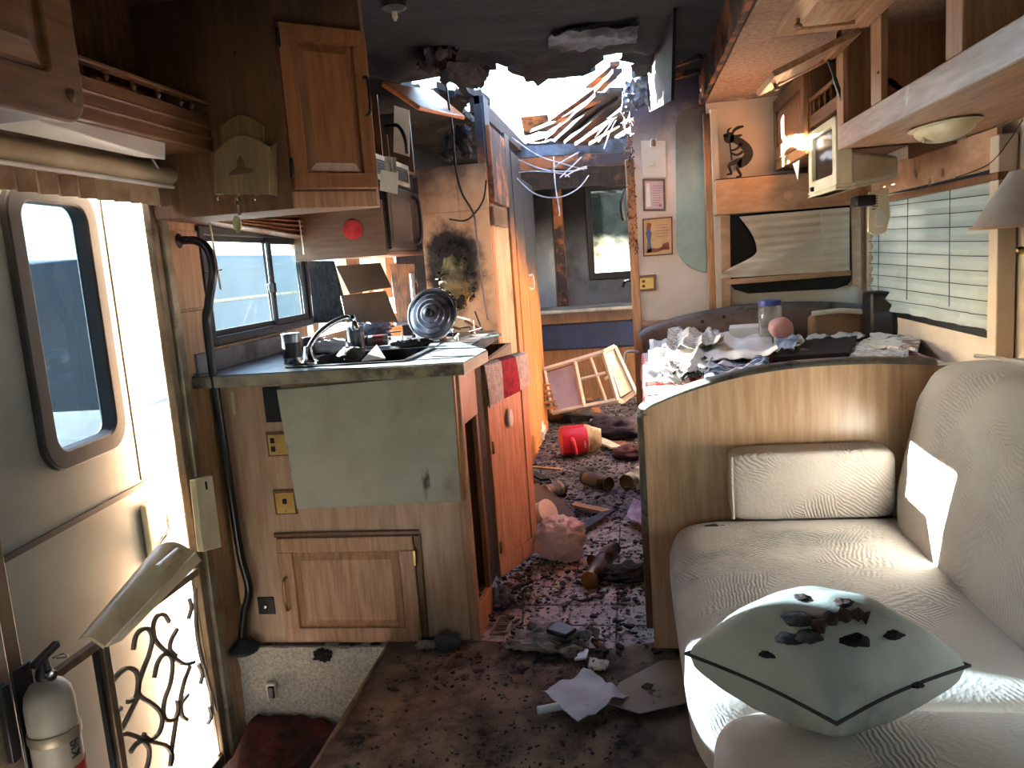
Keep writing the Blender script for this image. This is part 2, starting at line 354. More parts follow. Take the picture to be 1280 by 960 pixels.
# right wall (outer wall of the slide-out) with the blind-covered window, and a window beside the sofa
rw = [pX(1090, 240, XR), pX(1256, 217, XR), pX(1253, 415, XR)]
RW = (rw[1].y, 4.12, rw[2].z-.01, 1.43)
us = lines(YB, YF, .2, (RW[0], RW[1], .2, 1.35)); vs_ = lines(-.1, ZC, .2, (RW[2], RW[3], 1.0, 1.5))
struct('wall_right', holey(us, vs_, lambda u, v: (XR, u, v), lambda u, v: not inr(u, v, (RW[0], RW[1], RW[2], RW[3])), V((.05, 0, 0))), WALLE, 'right outer wall of the slide-out with the shaded window', smooth=False)
# partition with the pictures, from the aisle to the slide-out, and the slide-out end wall
SX = .405
pa = MB(); pa.box((.035, YE, 0), (SX, YE+.04, ZC)); part_ = struct('wall_partition', pa, WALLP, 'smoke stained partition wall beside the aisle', smooth=False)
ew = MB(); ew.box((SX, YE-.02, 0), (XR, YE+.04, 1.95)); struct('wall_end', ew, WALLE, 'end wall of the slide-out behind the dinette', smooth=False)
tr = MB(); tr.box((.0, YE-.015, 0), (.045, YE+.055, 1.72)); struct('trim_3', tr, OAKO, 'orange wood trim along the burnt edge of the partition', bevel=.004)
tr = MB(); tr.box((SX-.018, YE-.035, .3), (SX+.016, YE-.002, 1.9)); struct('trim_4', tr, OAKO, 'narrow wood trim between partition and slide-out', bevel=.004)
tr = MB(); tr.box((SX+.016, YE-.04, .3), (SX+.055, YE-.02, 1.92)); struct('trim_5', tr, WALLE, 'pale corner moulding of the slide-out end wall', bevel=.004)
# slide-out ceiling and its charred fascia
sc = MB(); sc.sheet(lambda u, v: V((lerp(SX, XR, u), lerp(.9, YE, v), 1.955+.006*n3((u*5, v*9, 0)))), 24, 60, -.03)
struct('ceiling_slide', sc, SLIDEC, 'tan textured ceiling of the slide-out')
fa = MB(); fa.sheet(lambda u, v: V((SX-.012+.008*n3((u*30, v*3, 2)), lerp(.9, YE-.04, u), lerp(1.945+.012*n3((u*40, 0, 0)), ZC, v))), 90, 6, V((.02, 0, 0)))
struct('trim_6', fa, CHARO, 'scorched wooden fascia along the slide-out ceiling')
# main ceiling with the burnt-out hole
def hole(x, y):
    j = .22*n3((x, y, 0), 3.1, 1)+.12*n3((x, y, 0), 9, 2)
    a = -.80+.12*sm(3.6, 5.5, y)*-1; b = .06+.05*(y-3.6)
    main = a < x+j*.6 < b and 3.62-.25*(x+.3)*0 < y+j < 6.1
    tongue = (x+.3)**2/.035+(y-3.7)**2/.03 < 1
    small = -1.0 < x+j*.3 < -.70 and 3.60 < y+j*.5 < 3.92
    beam = -.74 < x < -.69 and y < 4.4
    return (main and not tongue or small) and not beam
us = lines(XL-.05, XR+.05, .045); vs_ = lines(YB, 2.6, .3)+lines(2.65, 6.6, .045)+lines(6.8, YF, .3)
def cz(x, y):
    d = sm(2.6, 3.7, y)*(1-sm(6.0, 6.6, y))
    e = d*(1 if min(abs(x-XL), abs(x-XR)) > .1 else 0)
    x += e*.03*n3((x, y, 5), 23, 7); y += e*.03*n3((x, y, 9), 23, 8)
    return V((x, y, ZC + d*(.05*n3((x, y, 0), 4, 3)+.03*n3((x, y, 0), 12, 4))-.02*d))
struct('ceiling', holey(us, vs_, cz, lambda u, v: not hole(u, v), V((0, 0, .035))), CEIL, 'smoke blackened ceiling with a burnt-out hole')
# back of the cab behind the photographer: windshield opening; bedroom end wall
us = lines(XL-.05, XR+.05, .3, (-1.05, .85)); vs_ = lines(-.1, ZC, .3, (.85, 1.55))
struct('wall_front', holey(us, vs_, lambda u, v: (u, YB, v), lambda u, v: not inr(u, v, (-1.05, .85, .85, 1.55)), V((0, -.05, 0))), WALLE, 'front wall of the cab with the windshield opening', smooth=False)
ws_ = MB(); ws_.box((-1.06, YB-.03, .84), (.86, YB-.024, 1.56)); struct('window_6', ws_, WSHIELD, 'dusty windshield of the cab')
FWX = (pY(737, 240, YF).x, .45, pY(738, 343, YF).z, pY(737, 238, YF).z)
us = lines(XL-.05, XR+.05, .3, FWX[:2]); vs_ = lines(-.1, ZC, .3, FWX[2:])
struct('wall_back', holey(us, vs_, lambda u, v: (u, YF, v), lambda u, v: not inr(u, v, FWX), V((0, .05, 0))), mat('grey_bedroom_wall', C('7d8088'), C('6a6c74'), scale=3, rough=.8, soot=((0,0,1), 1.15, 1.75, .3), dirt=(C('4b4a4e'), 3, .5, .75)), 'sooty bedroom end wall with a window', smooth=False)
w5 = T('window_3', 'sooty bedroom window at the end of the aisle', 'window', kind='structure')
mb = MB(); a, b, c, d = FWX
for q in ((a-.05, a+.01, c-.06, d+.04), (b-.01, b+.05, c-.06, d+.04), (a, b, c-.06, c+.01), (a, b, d-.01, d+.04)): mb.box((q[0], YF-.03, q[2]), (q[1], YF+.01, q[3]))
w5.part('window_frame', mb, OAKD, bevel=.006); mb = MB(); mb.box((a, YF+.01, c), (b, YF+.016, d)); w5.part('pane', mb, FARG); w5.done()
def sootfilm(m, z0, z1):          # soot deposit on the glass, thick at the top
    nt = m.node_tree; N = nt.nodes; L = nt.links; tr = [n for n in N if n.type == 'BSDF_TRANSPARENT'][0]
    g = N.new('ShaderNodeNewGeometry'); s = N.new('ShaderNodeSeparateXYZ'); L.new(g.outputs['Position'], s.inputs[0]); nz = N.new('ShaderNodeTexNoise'); nz.inputs['Scale'].default_value = 6; nz.inputs['Detail'].default_value = 6; L.new(g.outputs['Position'], nz.inputs[0])
    a = N.new('ShaderNodeMath'); a.operation = 'MULTIPLY_ADD'; L.new(nz.outputs[0], a.inputs[0]); a.inputs[1].default_value = .5; L.new(s.outputs[2], a.inputs[2])
    r = N.new('ShaderNodeMapRange'); r.interpolation_type = 'SMOOTHSTEP'; r.inputs[1].default_value = z0+.25; r.inputs[2].default_value = z1+.25; L.new(a.outputs[0], r.inputs[0])
    x = N.new('ShaderNodeMix'); x.data_type = 'RGBA'; L.new(r.outputs[0], x.inputs[0]); x.inputs[6].default_value = (.6,.62,.6,1); x.inputs[7].default_value = (.035,.04,.04,1); L.new(x.outputs[2], tr.inputs[0])
sootfilm(FARG, 1.2, 1.5)
# windows: kitchen
k = T('window_1', 'black framed sliding kitchen window over the counter', 'window', kind='structure')
a, b, c, d = KW; mid = pX(338, 350, XL).y
mb = MB()
def frame(mb, a, b, c, d, w, x0, x1):
    for q in ((a, a+w, c, d), (b-w, b, c, d), (a+w, b-w, c, c+w), (a+w, b-w, d-w, d)): mb.box((x0, q[0], q[2]), (x1, q[1], q[3]))
frame(mb, a-.018, b+.018, c-.018, d+.018, .03, XL-.03, XL+.014); k.part('window_frame', mb, BLKR, bevel=.004)
mb = MB(); frame(mb, a+.01, mid+.03, c+.01, d-.01, .022, XL-.022, XL-.008); k.part('sash', mb, BLKR, bevel=.003)
mb = MB(); frame(mb, mid-.0, b-.01, c+.01, d-.01, .026, XL-.008, XL+.006); k.part('sash', mb, BLKR, bevel=.003)
mb = MB(); mb.box((XL-.016, a+.03, c+.03), (XL-.013, mid+.01, d-.03)); k.part('pane', mb, KCLEAR)
mb = MB(); mb.box((XL-.003, mid+.025, c+.035), (XL, b-.035, d-.035)); k.part('pane', mb, KGLASS)
mb = MB(); mb.box((XL-.008, mid-.012, 1.2), (XL+.02, mid+.008, 1.24)); k.part('latch', mb, BLK, bevel=.004)
k.done()
# outside: gravel ground, distant ridge, neighbouring trailer
g = MB(); g.grid(lambda u, v: V((lerp(-160, 160, u), lerp(-160, 160, v), -1.0)), 9, 9)
struct('ground', g, mat('gravel_ground', C('8f8b85'), C('74706a'), scale=2.5, rough=.95, dirt=(C('6c6558'), 60, .5, .65)), 'pale gravel ground outside the windows')
g = MB()
def ridge(u, v):
    a = lerp(.55, 1.75, u)*math.pi; r = 70+v*30
    return V((math.cos(a)*r, math.sin(a)*r, -1+(5.2+2.2*math.sin(u*21)+1.2*math.sin(u*47))*math.sin(min(v*1.2, 1)*math.pi*.5)))
g.grid(ridge, 80, 6); struct('ground_ridge', g, mat('distant_hill', C('5f6670'), C('4c535c'), scale=.2, rough=1), 'low grey blue ridge beyond the gravel')
# ================================================================ entry doors
TH = math.radians(5); HN = V((XL-.055, DY0+.005, 0))
dn = V((math.cos(TH), math.sin(TH), 0)); du = V((-math.sin(TH), math.cos(TH), 0))
DF = Fr(HN, du, (0,0,1), dn)                        # main door: u along its width, v up, n into the room
def onD(px, py): q = pP(px, py, HN, dn)-HN; return q.dot(du), q.z
DW = .86
md = T('entry_door', 'white entry door with a black framed tinted window, standing ajar', 'door')
wq = [onD(8, 236), onD(122, 248), onD(178, 538), onD(72, 577)]
wu0, wu1 = wq[0][0]-.02, (wq[1][0]+wq[2][0])/2; wv0, wv1 = (wq[2][1]+wq[3][1])/2, (wq[0][1]+wq[1][1])/2
wu0 = max(.06, wu0); wu1 = min(wu1, DW-.18); zm = (onD(60, 658)[1]+onD(212, 592)[1])/2
def rrect(u0, u1, v0, v1, r, k=6):
    out = []
    for cx, cy, a0 in ((u1-r, v1-r, 0), (u0+r, v1-r, 90), (u0+r, v0+r, 180), (u1-r, v0+r, 270)):
        for i in range(k+1): a = math.radians(a0+90*i/k); out.append((cx+r*math.cos(a), cy+r*math.sin(a)))
    return out
def ringmesh(F, outer, inner, n0, n1):
    mb = MB(); k = len(outer)
    vs = [F.p(*p, n0) for p in outer]+[F.p(*p, n0) for p in inner]+[F.p(*p, n1) for p in outer]+[F.p(*p, n1) for p in inner]
    fs = []
    for i in range(k):
        j = (i+1) % k
        fs += [(i, j, k+j, k+i), (2*k+i, 3*k+i, 3*k+j, 2*k+j), (i, 2*k+i, 2*k+j, j), (k+i, k+j, 3*k+j, 3*k+i)]
    return mb.add(vs, fs)
def squarering(F, u0, u1, v0, v1, hole, n0, n1):
    """rectangular sheet with a rounded opening: the outer outline is the opening pushed out to the rectangle"""
    cu = sum(p[0] for p in hole)/len(hole); cv = sum(p[1] for p in hole)/len(hole); outer = []
    for p in hole:
        dx, dy = p[0]-cu, p[1]-cv; t = 1e9
        if dx > 1e-6: t = min(t, (u1-cu)/dx)
        if dx < -1e-6: t = min(t, (u0-cu)/dx)
        if dy > 1e-6: t = min(t, (v1-cv)/dy)
        if dy < -1e-6: t = min(t, (v0-cv)/dy)
        outer.append([cu+dx*t, cv+dy*t])
    for cx, cy in ((u0, v0), (u1, v0), (u0, v1), (u1, v1)):
        q = min(outer, key=lambda o: (o[0]-cx)**2+(o[1]-cy)**2); q[0] = cx; q[1] = cy
    return ringmesh(F, outer, hole, n0, n1)
ho = rrect(wu0, wu1, wv0, wv1, .07)
md.part('upper_panel', squarering(DF, 0, DW, zm, DZ1-.02, ho, -.04, 0), DOORW)
wf = md.part('window_frame', ringmesh(DF, rrect(wu0-.02, wu1+.022, wv0-.022, wv1+.02, .085), rrect(wu0+.035, wu1-.03, wv0+.03, wv1-.03, .045), -.03, .02), BLKR, bevel=.006)
mb = MB(); mb.prism([DF.p(*p, -.022) for p in rrect(wu0+.02, wu1-.02, wv0+.02, wv1-.02, .05)], dn*.003); md.part('pane', mb, SCREENG, parent=wf)
mb = MB(); mb.fbox(DF, .0, DW, DZ0+.02, zm-.012, -.04, -.004); lo = md.part('lower_panel', mb, DOORW)
mb = MB(); mb.fbox(DF, 0, DW, zm-.012, zm+.004, -.03, .006); md.part('rail', mb, BLKR)
mb = MB(); mb.fbox(DF, DW-.095, DW-.088, zm+.01, DZ1-.03, -.01, .003); md.part('edge_strip', mb, BLKR)
mb = MB(); mb.fbox(DF, DW-.13, DW-.02, zm-.26, zm-.06, 0, .02); la = md.part('latch_case', mb, CREAMP, bevel=.01)
mb = MB(); mb.tube([DF.p(DW-.1, zm-.2, .03), DF.p(DW-.05, zm-.17, .045), DF.p(DW-.02, zm-.13, .03)], .009, 8); md.part('latch_lever', mb, CHROME, parent=la)
md.done()
# screen door in the frame: stiles, rails, beige slider hanging loose, scroll guard
XS = XL-.012
def sx(px, py, x=XS): return pX(px, py, x)
sd = T('screen_door', 'bronze framed screen door with a scrollwork guard', 'door')
F = Fr((XS, 0, 0), (0,1,0), (0,0,1), (1,0,0))
y0, y1 = DY0+.02, DY1-.02
tops = [sx(128, 815), sx(262, 690)]; bots = [sx(150, 985), sx(290, 878)]
zt = sum(p.z for p in tops)/2; zb = DZ0+.09; yS = tops[0].y
for q in ((y0, y0+.05, DZ0+.02, DZ1-.02), (y1-.035, y1, DZ0+.02, DZ1-.02)):
    mb = MB(); mb.fbox(F, q[0], q[1], q[2], q[3], -.012, .012); sd.part('stile', mb, ALUB, bevel=.003)
for q in ((DZ0+.02, DZ0+.06), (zt-.012, zt+.012), (DZ1-.06, DZ1-.02)):
    mb = MB(); mb.fbox(F, y0+.05, y1-.035, q[0], q[1], -.010, .010); sd.part('rail', mb, ALUB, bevel=.003)
mb = MB(); mb.fbox(F, yS-.01, yS+.016, DZ0+.06, zt, -.008, .012); sd.part('guard_post', mb, ALUB, bevel=.003)
mb = MB(); mb.fbox(F, yS-.03, yS-.022, DZ0+.06, zt+.01, -.008, .006); sd.part('gasket', mb, BLKR)
# scrolls: S-shaped flat iron strips between post and latch stile
def scroll(c, s, flip, rot):
    pts = []
    for t in range(0, 25):
        a = t/24; th = lerp(-2.6, 2.6, a)
        if a < .3: r = .32*(1-(.3-a)*1.6); ang = lerp(3.9, 1.57, a/.3); x, y = .33+r*math.cos(ang), .62+.3*r/.32*math.sin(ang)
        elif a > .7: r = .32*(1-(a-.7)*1.6); ang = lerp(4.71, 7.0, (a-.7)/.3); x, y = -.33+r*math.cos(ang), -.62+.3*r/.32*math.sin(ang)
        else: q = (a-.3)/.4; x = lerp(.33, -.33, q)+.22*math.sin(q*2*math.pi); y = lerp(.92, -.92, q)
        x *= flip*1.55; cr, sr = math.cos(rot), math.sin(rot); pts.append((c[0]+s*(x*cr-y*sr), c[1]+s*(x*sr+y*cr)))
    return pts
def strip(F, pts, w, n0, n1):
    mb = MB(); k = len(pts); vs = []
    for i, p in enumerate(pts):
        a = pts[max(i-1,0)]; b = pts[min(i+1,k-1)]; dx, dy = b[0]-a[0], b[1]-a[1]; l = math.hypot(dx, dy) or 1
        nx, ny = -dy/l*w/2, dx/l*w/2
        for sgn, n in ((1,n0),(-1,n0),(-1,n1),(1,n1)): vs.append(F.p(p[0]+nx*sgn, p[1]+ny*sgn, n))
    fs = [(i*4+j, i*4+(j+1)%4, i*4+4+(j+1)%4, i*4+4+j) for i in range(k-1) for j in range(4)]+[(3,2,1,0), (k*4-4, k*4-3, k*4-2, k*4-1)]
    return mb.add(vs, fs)
IRON = mat('grey_scroll_iron', C('8c857d'), C('6c655e'), scale=15, rough=.5, metal=.4)
SCR = (((665,370),(675,310),(700,272),(740,265),(760,310),(745,390),(710,480),(690,560),(700,600),(760,640),(800,680),(810,730),(790,790),(745,818),(715,790)),
 ((845,230),(820,195),(785,200),(765,250),(775,320),(820,370),(870,410),(920,440),(970,430)), ((555,535),(600,480),(640,460),(680,480),(690,540),(675,610),(635,630)),
 ((770,510),(785,440),(815,395),(850,400),(862,450),(850,540),(825,610),(815,680),(830,720),(870,715),(890,670),(885,620)), ((690,600),(660,660),(620,740),(590,800)), ((575,720),(580,680),(605,660)),
 ((585,795),(640,790),(700,810),(760,830),(830,850),(860,900),(850,950)), ((650,880),(680,840),(715,825),(745,870),(735,950),(700,1040)), ((950,450),(920,530),(900,620),(880,720),(860,850),(850,950)),
 ((885,265),(855,320),(850,370),(880,400)), ((940,215),(955,160),(945,110)), ((940,590),(905,640),(910,700),(935,720)), ((990,440),(1010,490),(1000,540)), ((1045,650),(1055,700),(1035,740)), ((975,60),(985,300),(1030,500),(1088,705)))
for sc1 in SCR:
    pp = smoothpts([sx(X/4, 720+Y/4) for X, Y in sc1], 5); sd.part('scroll', strip(F, [(p.y, p.z) for p in pp], .0105, -.004, .006), IRON)
sd.part('mesh_frame', strip(F, [(y1-.06, zt), (y1-.045, DZ0+.06)], .006, -.004, .004), ALU)
mb = MB(); lq = [sx(236, 600, XL+.03), sx(258, 594, XL+.03), sx(270, 684, XL+.03), sx(246, 690, XL+.03)]
mb.prism(lq, V((.022, 0, 0))); lb = sd.part('latch_box', mb, CREAMP, bevel=.004)
mb = MB(); c = (lq[0]+lq[1])/2+V((.0215, .004, -.025)); mb.box(c+V((0, -.004, -.016)), c+V((.003, .004, .010))); sd.part('latch_slot', mb, BLK, parent=lb)
sd.done()
# beige slider panel that has dropped out of its track and leans on the rail
sl_ = T('slider_panel', 'beige plastic screen door slider hanging loose on the rail', 'panel')
q = [pX(92, 806, XL+.10), pX(131, 808, XL+.13), pX(243, 690, XL+.05), pX(196, 682, XL+.01)]
mb = MB(); mb.sheet(lambda u, v: bil([q[0], q[3], q[2], q[1]], u, v)+V((0, 0, .022*math.sin(v*math.pi))), 8, 10, V((.004, .002, .006))); bd = sl_.part('body', mb, BEIGEP)
q2 = [pX(131, 808, XL+.13), pX(150, 800, XL+.10), pX(250, 700, XL+.03), pX(243, 690, XL+.05)]
mb = MB(); mb.slab([q2[0], q2[1], q2[2], q2[3]], .005); sl_.part('flange', mb, CREAMP, parent=bd)
c = pX(196, 712, XL+.07); mb = MB(); mb.tube([c, pX(222, 690, XL+.05)], .014, 10); sl_.part('finger_grip', mb, BEIGEP, parent=bd); sl_.done()
# jamb posts left of the door and the frame around the opening
fr = T('door_1', 'weathered aluminium frame around the entry door', 'door frame', kind='structure')
for nm, a, b, c, d, m in (('jamb', DY0-.07, DY0+.018, DZ0, DZ1+.04, ALU), ('jamb', DY1-.018, DY1+.02, DZ0, DZ1+.04, ALU), ('head', DY0+.018, DY1-.018, DZ1-.02, DZ1+.04, ALU), ('sill', DY0+.018, DY1-.018, DZ0-.0, DZ0+.018, ALU)):
    mb = MB(); mb.box((XL-.052, a, c), (XL+.012, b, d)); fr.part(nm, mb, m, bevel=.004)
fr.done()
ps = one('gathered_blind', MB().sheet(lambda u, v: V((XL+.055+.012*(1 if int(u*31) % 2 else -1)*(1-.1*v), lerp(1.2, DY1-.03, u), lerp(1.545, 1.492, v))), 32, 5, V((.004,0,0))), mat('brown_pleats', C('b09a7c'), C('8d6a50'), scale=9, rough=.8), 'gathered brown pleated shade pulled up over the entry door', 'shade')
pc_y = 1.3
sh = T('shade_valance', 'beige padded valance above the entry door', 'valance')
mb = MB(); mb.sheet(lambda u, v: V((XL+.02+.075*math.sin(math.pi*(.08+.84*v))**.6, lerp(pc_y, DY1-.02, u), lerp(1.545, 1.615, v))), 20, 12, V((.01,0,0))); sh.part('face', mb, mat('beige_vinyl', C('b3a384'), C('a08f70'), scale=4, rough=.6, bump=.05, bscale=90, dirt=(C('7e6c50'), 3, .55, .8)))
mb = MB(); mb.tube([(XL+.075, pc_y, 1.548), (XL+.075, DY1-.02, 1.548)], .006, 6); sh.part('piping', mb, WHITEP); sh.done()
one('wire', MB().tube(smoothpts([pX(190, 198, XL+.09), pX(199, 215, XL+.085), pX(202, 240, XL+.03)], 6), .003, 6), WHITEP, 'thin white wire beside the door valance', 'wire')
# grab rail
gr = T('grab_rail', 'black bent tube grab rail from wall to step', 'rail')
YG = 2.41
pts = smoothpts([pY(224, 301, YG), pY(245, 301, YG), pY(260, 312, YG-.01), pY(266, 340, YG-.015), pY(261, 380, YG-.015), pY(260, 420, YG-.015), pY(285, 590, YG-.01), pY(300, 690, YG), pY(311, 735, YG), pY(306, 765, YG), pY(303, 795, YG+.0)], 7)
mb = MB(); mb.tube(pts, .014, 12); gr.part('tube', mb, mat('black_enamel_tube', C('0c0c0e'), C('17171a'), scale=20, rough=.28, dirt=(C('8a857c'), 26, .68, .72)))
mb = MB(); mb.lathe([(.03, 0), (.03, .006), (.02, .016), (.014, .02)], pts[0]+V((-.012,0,0)), (1,0,0), 14); gr.part('wall_flange', mb, BLK)
p = pts[-1]; mb = MB(); mb.lathe([(.05, 0), (.052, .01), (.03, .03), (.016, .045)], V((p.x, p.y, .001)), (0,0,1), 16); gr.part('floor_boot', mb, BLKR); gr.done()
# fire extinguisher low on the wall beside the door
fe = T('fire_extinguisher', 'dirty white fire extinguisher on a black bracket beside the door', 'fire extinguisher')
ex = XL+.075; c = pX(62, 905, ex); RX = .052
top = pX(55, 850, ex).z; cy = pX(62, 880, ex).y
fe.part('cylinder', MB().lathe([(.02, -.36), (.046, -.355), (RX, -.34), (RX, -.055), (.048, -.03), (.036, -.012), (.02, -.002), (.016, .006)], (ex, cy, top), n=28), mat('grubby_white_enamel', C('9d968a'), C('857d72'), scale=6, rough=.45, dirt=(C('6b5f52'), 5, .5, .72)))
v = fe.part('valve', MB().lathe([(.018, 0), (.02, .01), (.015, .03), (.013, .045)], (ex, cy, top), n=14), BLK)
mb = MB(); mb.hexa([V((ex, cy, top+.045))+V(p) for p in ((-.01,-.03,-.006),(.01,-.03,-.006),(.01,.05,.008),(-.01,.05,.008),(-.008,-.03,.006),(.008,-.03,.006),(.008,.05,.022),(-.008,.05,.022))]); fe.part('lever', mb, BLK, parent=v, bevel=.002)
fe.part('gauge', MB().lathe([(.013, 0), (.013, .008), (.009, .010)], (ex+.018, cy-.006, top+.012), (1,-.25,.1), 16), CHROME, parent=v)
fe.part('pin', MB().tube(smoothpts([(ex+.01, cy+.02, top+.04), (ex+.03, cy+.03, top+.045), (ex+.025, cy+.045, top+.03), (ex+.01, cy+.03, top+.034)], 5), .002, 6), CHROME, parent=v)
mb = MB(); mb.box((XL+.013, cy-.03, top-.3), (XL+.02, cy+.03, top+.03)); mb.box((XL+.013, cy-.075, top-.16), (XL+.03, cy-.05, top+.02)); fe.part('bracket', mb, BLK, bevel=.003)
fe.part('strap', MB().lathe([(RX+.003, 0), (RX+.004, .004), (RX+.004, .02), (RX+.003, .024)], (ex, cy, top-.14), n=28), ALU)
fe.part('label_band', MB().lathe([(RX+.0015, 0), (RX+.0015, .06)], (ex, cy, top-.265), n=28), mat('red_label', C('a02a28'), C('8a2322'), scale=9, rough=.5))
cu = bpy.data.curves.new('lettering', 'FONT'); cu.body = 'Kid'; cu.size = .032; cu.extrude = .0006
to = bpy.data.objects.new('tmp', cu); COL.objects.link(to); bpy.context.view_layer.update()
me = bpy.data.meshes.new_from_object(to); bpy.data.objects.remove(to)
mb = MB()
for vv in me.vertices:                                   # wrapped round the cylinder, reading upwards
    a = -.35+.0*1+(-vv.co.y)/RX*-1; mb.v.append(V((ex+(RX+.002+vv.co.z)*math.cos(a), cy+(RX+.002+vv.co.z)*math.sin(a), top-.185+vv.co.x)))
mb.f = [list(p.vertices) for p in me.polygons]; fe.part('lettering', mb, BLK, smooth=False); fe.done()
# rumpled red rug in the step well
one('rug', MB().sheet(lambda u, v: (lambda p: V((p.x, p.y, SWZ+.03+.09*v*(1-.3*u)+.03*n3((u*4, v*3, 0), 2))))(V((lerp(-1.36, SWX-.01, u), lerp(1.6, 2.42, v), 0))), 26, 22, .02), mat('red_rug', C('5f2a2a'), C('3a2320'), scale=14, rough=1, bump=.8, bscale=90, dirt=(C('211a17'), 6, .48, .65)), 'rumpled dark red rug lying in the entry step well', 'rug')
# ================================================================ cabinets on the left
def rpdoor(t, F, w, h, m=OAKV, mp=None, fw=.055, th=.02, name='door', handle=None, hinge=(), pm=None, parent=None, arch=0):
    """framed cabinet door with a raised field"""
    mb = MB()
    mb.fbox(F, 0, w, 0, fw, 0, th); mb.fbox(F, 0, w, h-fw, h, 0, th); mb.fbox(F, 0, fw, fw, h-fw, 0, th); mb.fbox(F, w-fw, w, fw, h-fw, 0, th)
    d = t.part(name, mb, m, bevel=.003, parent=parent)
    if parent is None:
        mb = MB(); mb.fbox(F, fw-.004, w-fw+.004, fw-.004, h-fw+.004, .003, th*.4); mb.frust(F, fw+.004, w-fw-.004, fw+.004, h-fw-.004, th*.4, th*.92, .026)
        t.part('raised_panel', mb, pm or m, parent=d, smooth=False)
    if handle:
        (ua, va), (ub, vb), hm = handle
        a, b = F.p(ua, va, th), F.p(ub, vb, th); mid_ = (a+b)/2
        t.part('handle', MB().tube(smoothpts([a, a+F.n*.022+(b-a)*.06, mid_+F.n*.027, b+F.n*.022-(b-a)*.06, b], 5), .0048, 8), hm, parent=d)
    for (ua, va) in hinge:
        mb = MB(); mb.fbox(F, ua-.006, ua+.006, va-.028, va+.028, th-.004, th+.007); t.part('hinge', mb, BRASS if handle is None or handle[2] is BRASS else BLK, parent=d, bevel=.003)
    return d
# near overhead cabinet by the cab: door with rounded lower corner
nb = T('cab_cabinet', 'overhead cabinet with a rounded corner door near the cab', 'cabinet')
pc = pX(97, 160, -.93); F = Fr((-.93, pc.y, pc.z), (0,-1,0), (0,0,1), (1,0,0))
def rpoly(w, h, r): return [(r-r*math.sin(i*math.pi/12), r-r*math.cos(i*math.pi/12)) for i in range(6, -1, -1)][::-1]+[(w, 0), (w, h), (0, h)]
def cornerpoly(i, w, h, r): 
    a = [(i+r-r*math.cos(k*math.pi/12), i+r-r*math.sin(k*math.pi/12)) for k in range(7)]
    return a+[(w-i, i), (w-i, h-i), (i, h-i)]
W_, H_ = .62, 2.06-pc.z
dd = nb.part('door', ringmesh(F, cornerpoly(0, W_, H_, .05), cornerpoly(.075, W_, H_, .012), 0, .022), OAKDY, bevel=.004)
nb.part('raised_panel', MB().prism([F.p(*p, .004) for p in cornerpoly(.07, W_, H_, .012)], F.n*.008).frust(F, .085, W_-.085, .085, H_-.085, .012, .02, .03), OAKDY, parent=dd, smooth=False)
nb.part('burn_mark', MB().lathe([(.012, 0), (.011, .004), (.007, .006), (.003, .007)], F.p(.035, .045, .021), F.n, 14), OAKG, parent=dd)
mb = MB(); mb.box((XL+.0, .5, pc.z+.02), (-.935, pc.y-.005, 2.085)); nb.part('body', mb, OAKD); nb.done()
# open shelf with a turned spindle rail above the entry door
sb = T('spindle_shelf', 'dark wood shelf with a turned spindle rail above the entry door', 'shelf')
XSH = -1.2; YP = 2.3; ys = pc.y+.001
z_ = lambda px, py: pX(px, py, XSH).z
zl, zr = z_(100, 150), z_(255, 185); zbm = (zl+zr)/2; zt1 = (z_(95, 92)+z_(235, 135))/2; zr1 = (z_(91, 68)+z_(235, 116))/2
mb = MB(); mb.box((XSH-.02, ys, zbm), (XSH, YP-.001, zt1)); fb = sb.part('front_board', mb, OAKDY, bevel=.003)
for k_ in (.33, .66): sb.part('bead', MB().tube([(XSH+.001, ys, lerp(zbm, zt1, k_)), (XSH+.001, YP-.002, lerp(zbm, zt1, k_))], .0045, 6), OAKDY, parent=fb)
mb = MB(); mb.box((XL, ys, zbm), (XSH-.02, YP-.001, zbm+.018)); sb.part('shelf_board', mb, OAKDY)
mb = MB(); mb.box((XSH-.022, ys, zr1-.012), (XSH+.004, YP-.002, zr1)); sb.part('top_rail', mb, OAKDY, bevel=.003)
for px in (101, 138, 171, 200, 227, 240):
    y = pX(px, 110, XSH).y; hh = zr1-.012-zt1
    sb.part('spindle', MB().lathe([(.007, 0), (.007, .1*hh), (.0035, .2*hh), (.0085, .45*hh), (.0085, .55*hh), (.0035, .8*hh), (.007, .9*hh), (.007, hh)], (XSH-.009, y, zt1), n=10), OAKDY)
mb = MB(); mb.box((XL, ys, zbm), (XL+.012, YP-.001, 2.085)); sb.part('back_panel', mb, OAKG)
mb = MB(); mb.box((XL, ys, 2.07), (XSH, YP-.001, 2.088)); sb.part('top_board', mb, OAKG); sb.done()
one('book', MB().box((XL+.05, 1.86, zbm+.02), (XL+.17, 2.06, zbm+.13)), mat('brown_cloth_cover', C('7d5c3c'), C('6a4c30'), scale=8, rough=.8), 'brown flat box lying behind the spindle rail', 'box', bevel=.004)
hA, hB = pX(96, 166, XSH-.03), pX(207, 200, XSH-.03); hC, hD = pX(96, 150, XSH-.03), pX(207, 178, XSH-.03); kx = (hA.y-1.31)/(hB.y-hA.y); hA = hA+(hA-hB)*kx; hC = hC+(hC-hD)*kx; hC.y = hA.y
one('door_header_board', MB().hexa([hA, pX(207, 200, XSH-.03), V((XL+.11, pX(207, 200, XSH-.03).y, zbm-.03)), V((XL+.11, hA.y, zbm-.03)), hC, pX(207, 178, XSH-.03), V((XL+.11, pX(207, 200, XSH-.03).y, zbm-.002)), V((XL+.11, hA.y, zbm-.002))]), WHITEP, 'white board under the spindle shelf above the door', 'board', bevel=.003)
